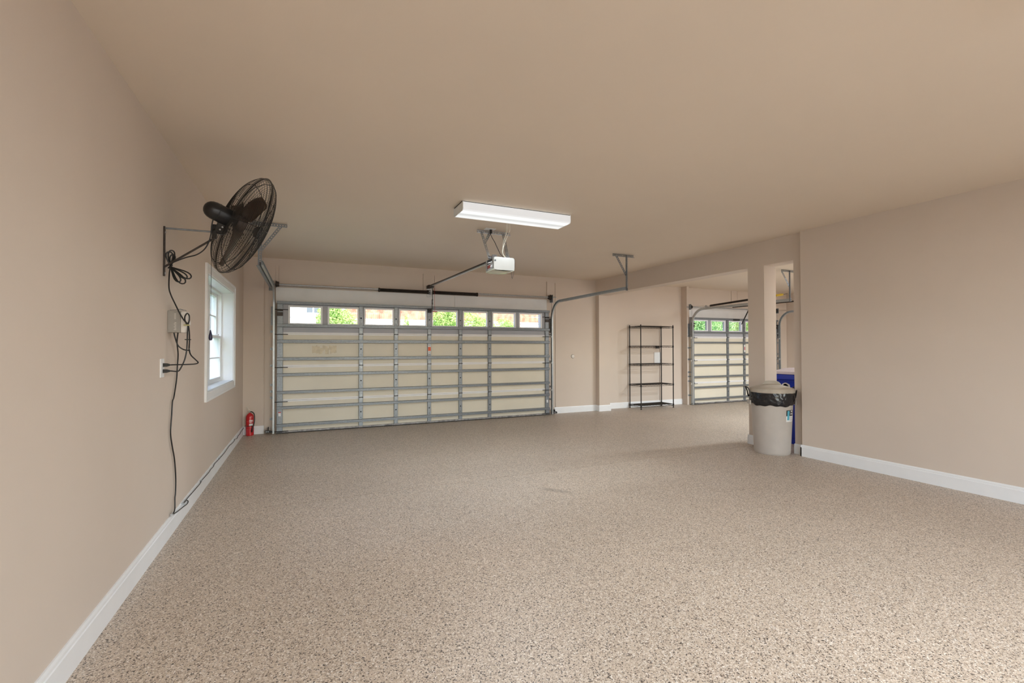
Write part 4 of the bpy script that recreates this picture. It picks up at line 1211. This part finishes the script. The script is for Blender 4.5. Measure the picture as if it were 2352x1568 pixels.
# printed label wrapped on the body to the right
def canlabel(a0, a1, z0, z1, off, name, m, parent, lab=None, n=8):
    vs = []
    for i in range(n + 1):
        t = a0 + (a1 - a0) * i / n
        for z in (z0, z1):
            r = .217 + (.248 - .217) * (z - .03) / .57 + off
            vs.append((TC.x + r * cos(t), TC.y + r * sin(t), z))
    return part(MB().add(vs, [(2 * i, 2 * i + 2, 2 * i + 3, 2 * i + 1) for i in range(n)], True), name, m, parent, lab)
la = tocam + .74
lb = canlabel(la, la + .55, .395, .53, .0012, 'label', m_sticker, tr, 'printed product label on the right side')
canlabel(la, la + .55, .462, .53, .0018, 'dark_print', m_ink, lb)
canlabel(la + .06, la + .22, .415, .522, .0024, 'blue_print', m_cyan, lb)
canlabel(la + .33, la + .46, .505, .525, .0024, 'oval_print', m_sticker, lb)
canlabel(la + .30, la + .50, .480, .492, .0024, 'text_print', m_sticker, lb)
for k in range(4): canlabel(la + .27, la + .50, .445 - k * .012, .449 - k * .012, .0018, 'text_print', m_boxgrey, lb)

# proportions: slightly taller and slimmer
for ch in tr.children:
    ch.data.transform(Matrix.Diagonal((.950, .950, TZ, 1)))
    for g_ in ch.children: g_.data.transform(Matrix.Diagonal((.950, .950, TZ, 1)))

# ------------------------------------------------------------------ blue recycling cart behind
BXa, BXb, BYa, BYb = 6.47, 7.10, -4.32, -3.62
bc = thing('recycling_cart', 'blue recycling cart with a pale lid behind the trash can in the second bay', 'recycling cart', ((BXa + BXb) / 2, (BYa + BYb) / 2, 0))
b = MB()
def frustum(mb, x0, x1, y0, y1, z0, z1, ins):
    vs = [(x0 + ins, y0 + ins, z0), (x1 - ins, y0 + ins, z0), (x1 - ins, y1 - ins, z0), (x0 + ins, y1 - ins, z0), (x0, y0, z1), (x1, y0, z1), (x1, y1, z1), (x0, y1, z1)]
    return mb.add(vs, [(3, 2, 1, 0), (4, 5, 6, 7), (0, 1, 5, 4), (1, 2, 6, 5), (2, 3, 7, 6), (3, 0, 4, 7)])
frustum(b, BXa + .03, BXb - .03, BYa + .03, BYb - .03, .06, .93, .07)
part(b, 'body', m_blue, bc, 'blue tapered body', bevel=.02)
part(MB().box(BXa + .012, BXb - .012, BYa + .012, BYb - .012, .885, .962), 'rim', m_blue, bc, bevel=.012)
part(MB().box(BXa + .02, BXb - .02, BYa + .02, BYb - .02, .868, .878), 'rib', m_blue, bc)
vs = []
b = frustum(MB(), BXa, BXb, BYa, BYb, .963, 1.0, -.0)
b.add([(BXa, BYa, 1.0), (BXb, BYa, 1.0), (BXb, BYb, 1.0), (BXa, BYb, 1.0), (BXa + .12, BYa + .12, 1.045), (BXb - .10, BYa + .12, 1.045), (BXb - .10, BYb - .12, 1.045), (BXa + .12, BYb - .12, 1.045)],
      [(4, 5, 6, 7), (0, 1, 5, 4), (1, 2, 6, 5), (2, 3, 7, 6), (3, 0, 4, 7)])
part(b, 'lid', m_bluelid, bc, 'pale lavender lid', bevel=.004)
part(MB().lathe([(.055, 0), (.055, .003), (.040, .0035), (.040, .0)], (BXa + .036, -3.80, .79), (-1, 0, 0), 32).lathe([(.0, .0), (.062, .0), (.062, .002), (.0, .002)], (BXa + .04, -3.80, .79), (-1, 0, 0), 32), 'logo_disc', m_sticker, bc, 'white round emblem')
part(MB().tube([(BXa + .030, -3.80 + .03 * cos(t), .79 + .03 * sin(t)) for t in [2.2 + k * .3 for k in range(12)]], .006, 6).cyl((BXa + .030, -3.815, .80), (BXa + .030, -3.79, .775), .006, 6), 'logo_mark', m_ink, bc)
for y in (BYa + .14, BYb - .14):
    part(MB().lathe([(.10, -.02), (.11, -.015), (.11, .015), (.10, .02)], (BXb - .10, y, .11), (0, 1, 0), 24), 'wheel', m_dark, bc)
part(MB().box(BXa + .10, BXb - .16, BYa + .10, BYb - .10, .0, .07), 'foot', m_blue, bc)
part(MB().cyl((BXb + .03, BYa + .1, .98), (BXb + .03, BYb - .1, .98), .014, 10).box(BXb - .02, BXb + .03, BYa + .1, BYa + .13, .96, 1.0).box(BXb - .02, BXb + .03, BYb - .13, BYb - .1, .96, 1.0), 'cart_handle', m_blue, bc)

# ------------------------------------------------------------------ outside
m_ground = mat('pale concrete drive', (.55, .53, .49), .8, noise=(.6, .06), bump=(40, .2))
m_grass = mat('lawn grass', (.10, .20, .04), .9, noise=(3, .3), bump=(60, .5))
struct(MB().box(-30, 40, YF + .6, 11.0, -.30, -.02), 'ground_drive', m_ground, 'pale concrete drive outside the doors', 'ground')
struct(MB().box(-30, 40, 11.0, 60, -.30, -.015), 'ground_lawn', m_grass, 'green lawn beyond the drive', 'ground')
struct(MB().box(-30, XL - .25, -30, YF + .6, -.30, -.03), 'ground_side', m_grass, 'side lawn outside the left window', 'ground')
struct(MB().box(XL - .25, 40, -30, YR - .3, -.30, -.03), 'ground_rear', m_ground, 'pale paving behind the garage', 'ground')

m_sid = mat('white siding', (.70, .70, .69), .6, noise=(2, .03))
m_sid2 = mat('pale blue grey siding', (.48, .54, .60), .6, noise=(2, .03))
m_cream = mat('cream stucco', (.85, .76, .66), .8, noise=(2, .05), bump=(30, .3))
m_dgl = mat('dark house glass', (.05, .07, .09), .1, noise=(2, .1))
def tile_mat():
    m = mat('orange clay brick', (.55, .18, .09), .8)
    n = m.node_tree; b = n.nodes['Principled BSDF']
    tc = n.nodes.new('ShaderNodeTexCoord'); t = n.nodes.new('ShaderNodeTexNoise'); t.inputs['Scale'].default_value = 3.5
    n.links.new(tc.outputs['Object'], t.inputs['Vector'])
    r = n.nodes.new('ShaderNodeValToRGB'); r.color_ramp.elements[0].color = (.36, .10, .05, 1); r.color_ramp.elements[1].color = (.58, .24, .14, 1)
    r.color_ramp.elements[0].position = .35; r.color_ramp.elements[1].position = .65
    n.links.new(t.outputs['Fac'], r.inputs[0]); n.links.new(r.outputs[0], b.inputs['Base Color'])
    return m
m_tile = tile_mat()
m_mortar = mat('pale mortar', (.60, .48, .40), .9, noise=(4, .05))
# white house at the left
hs = thing('white_house', 'white sided house across the drive, seen through the leftmost door window', 'house', (-1.5, 12.5, 0))
part(MB().box(-6, 1.9, 12.6, 16, 0, 5.5), 'wall', m_sid, hs)
for k in range(11):
    z = .25 + k * .215
    part(MB().add([(-6, 12.6, z + .212), (1.9, 12.6, z + .212), (1.9, 12.57, z), (-6, 12.57, z), (-6, 12.6, z), (1.9, 12.6, z)], [(0, 1, 2, 3), (3, 2, 5, 4), (1, 5, 2), (0, 3, 4)]), 'siding_board', m_sid, hs)
part(MB().box(-6, 1.9, 12.52, 12.6, 2.62, 2.72), 'trim_band', m_header, hs)
for k in range(26):
    x = -5.9 + k * .30
    part(MB().box(x, x + .05, 12.565, 12.6, 2.72, 4.6), 'batten', m_sid, hs)
wn = part(MB().box(.40, 1.25, 12.54, 12.6, 2.74, 3.9), 'window', m_trim, hs)
for i in range(3):
    for j in range(3):
        part(MB().box(.45 + i * .27, .67 + i * .27, 12.53, 12.545, 2.80 + j * .36, 3.12 + j * .36), 'pane', m_dgl, wn)
part(MB().add([(-6.4, 12.2, 5.4), (1.95, 12.2, 5.4), (1.95, 14.3, 6.8), (-6.4, 14.3, 6.8), (-6.4, 16.4, 5.4), (1.95, 16.4, 5.4)], [(0, 1, 2, 3), (3, 2, 5, 4), (0, 3, 4), (1, 5, 2), (0, 4, 5, 1)]), 'roof', mat('grey shingle', (.18, .18, .19), .9, noise=(8, .2)), hs)
# cream building with clay brick upper band
cb = thing('brick_house', 'cream building with an orange brick upper wall, seen through the door windows', 'house', (10, 14, 0))
part(MB().box(2.0, 30, 14.0, 18, 0, 2.66), 'wall', m_cream, cb)
part(MB().box(2.0, 30, 13.99, 18, 2.66, 6.0), 'upper_wall', m_mortar, cb)
part(MB().box(2.0, 30, 13.94, 14, 2.62, 2.68), 'ledge', m_cream, cb)
b = MB()
x = 2.0
while x < 20:
    w_ = .075
    b.box(x, x + w_, 13.975, 13.992, 2.70, 2.97); x += .088
o = part(b, 'soldier_bricks', m_tile, cb); o['kind'] = 'stuff'
b = MB()
for j in range(14):
    z = 2.985 + j * .078; x = 2.0 + (.11 if j % 2 else 0)
    while x < 20:
        b.box(x, min(x + .205, 20), 13.975, 13.992, z, z + .064); x += .218
o = part(b, 'wall_bricks', m_tile, cb); o['kind'] = 'stuff'
part(MB().add([(2.0, 13.5, 6), (30.4, 13.5, 6), (30.4, 16, 7.6), (2.0, 16, 7.6), (2.0, 18.5, 6), (30.4, 18.5, 6)], [(0, 1, 2, 3), (3, 2, 5, 4), (0, 3, 4), (1, 5, 2), (0, 4, 5, 1)]), 'roof', m_tile, cb)
# side neighbour outside the left window
nb = thing('side_house', 'pale sided house close outside the left window', 'house', (-5, 3, 0))
part(MB().box(-9, -4.0, -6, 9, 0, 5), 'wall', m_sid2, nb)
for k in range(24):
    z = .1 + k * .19
    part(MB().add([(-4.0, -6, z + .187), (-4.0, 9, z + .187), (-3.975, 9, z), (-3.975, -6, z), (-4.0, 9, z), (-4.0, -6, z)], [(0, 1, 2, 3), (3, 2, 4, 5), (1, 4, 2), (0, 3, 5)]), 'siding_board', m_sid2, nb)
# shrubs
def leaf_mat(name, c1, c2):
    m = mat(name, c1, .6)
    n = m.node_tree; b = n.nodes['Principled BSDF']
    oi = n.nodes.new('ShaderNodeTexCoord'); t = n.nodes.new('ShaderNodeTexNoise'); t.inputs['Scale'].default_value = 5
    n.links.new(oi.outputs['Object'], t.inputs['Vector'])
    r = n.nodes.new('ShaderNodeValToRGB'); r.color_ramp.elements[0].color = (*c1, 1); r.color_ramp.elements[1].color = (*c2, 1)
    r.color_ramp.elements[0].position = .35; r.color_ramp.elements[1].position = .65
    n.links.new(t.outputs['Fac'], r.inputs[0]); n.links.new(r.outputs[0], b.inputs['Base Color'])
    b.inputs['Subsurface Weight'].default_value = 0
    return m
m_leaf = leaf_mat('light green leaves', (.20, .36, .06), (.52, .62, .20))
m_leaf2 = leaf_mat('mid green leaves', (.12, .30, .08), (.36, .52, .18))
m_bark = mat('brown bark', (.16, .10, .06), .9, noise=(20, .3))
def shrub(label, x, y, rx, z0, z1, n, m, seed, ry=None, group='shrubs outside the garage doors'):
    t = thing('leafy_shrub', label, 'shrub', (x, y, -.02), group)
    rr = random.Random(seed); ry = ry or rx
    vs = []; fs = []
    lobes = [(rr.uniform(-.45, .45), rr.uniform(-.45, .45), rr.uniform(-.3, .42), rr.uniform(.42, .62)) for _ in range(7)] + [(0, 0, -.1, .75)]
    zc, hz = (z0 + z1) / 2, (z1 - z0) / 2
    for _ in range(int(n * 1.6)):
        l = rr.choice(lobes)
        d = Vector((rr.gauss(0, 1), rr.gauss(0, 1), rr.gauss(0, 1))).normalized() * l[3] * rr.uniform(.8, 1.04)
        p = Vector((x + (l[0] + d.x) * rx, y + (l[1] + d.y) * ry, zc + (l[2] + d.z) * hz))
        a = Vector((rr.gauss(0, 1), rr.gauss(0, 1), rr.gauss(0, 1))).normalized()
        b_ = a.cross(Vector((rr.gauss(0, 1), rr.gauss(0, 1), rr.gauss(0, 1)))).normalized()
        L = rr.uniform(.022, .043); Wd = L * .42
        k = len(vs)
        vs += [p - a * L, p + b_ * Wd, p + a * L, p - b_ * Wd]
        fs.append((k, k + 1, k + 2, k + 3))
    f_ = part(MB().add(vs, fs), 'foliage', m, t); f_['kind'] = 'stuff'
    b = MB()
    for k in range(5):
        an = k * 1.3
        b.tube([(x + .05 * cos(an), y + .05 * sin(an), -.02), (x + .15 * cos(an) * rx, y + .15 * sin(an) * ry, z0 + .3), (x + .4 * cos(an) * rx, y + .4 * sin(an) * ry, zc + .3 * hz)], .03, 6, scales=[1, .7, .3])
    part(b, 'stems', m_bark, t)
    return t
shrub('green shrub outside between the first two windows of the wide door', 1.45, 8.0, .80, .2, 3.1, 15000, m_leaf, 1)
shrub('slender green shrub outside the fourth window of the wide door', 3.62, 8.0, .20, .2, 2.7, 2600, m_leaf, 2)
shrub('broad green shrub outside the fifth window of the wide door', 5.05, 8.0, .80, .2, 3.1, 15000, m_leaf, 3)
shrub('broad green shrub outside the sixth window of the wide door', 6.86, 9.9, .88, .2, 2.95, 14000, m_leaf, 4)
shrub('low green shrub outside the seventh window of the wide door', 7.25, 8.0, .75, .2, 2.62, 13000, m_leaf, 5)
for i, (x, s_, mm_) in enumerate(((13.2, 11, m_leaf), (14.4, 12, m_leaf2), (15.8, 13, m_leaf2), (17.2, 14, m_leaf2), (18.6, 15, m_leaf), (20.2, 16, m_leaf))):
    shrub(['yellow-green shrub outside the leftmost window of the smaller door', 'deep green shrub outside the smaller door, next to the yellow-green one', 'deep green shrub outside the second window of the smaller door', 'deep green shrub outside the third window of the smaller door',
           'light green shrub outside, mostly behind the pillar', 'light green shrub outside, furthest right'][i], x if i % 2 == 0 else .416 + (x - .416) * 1.158, 6.5 if i % 2 == 0 else 8.8, .95 if i % 2 == 0 else 1.06, .2, 3.7, 15000, mm_, s_)
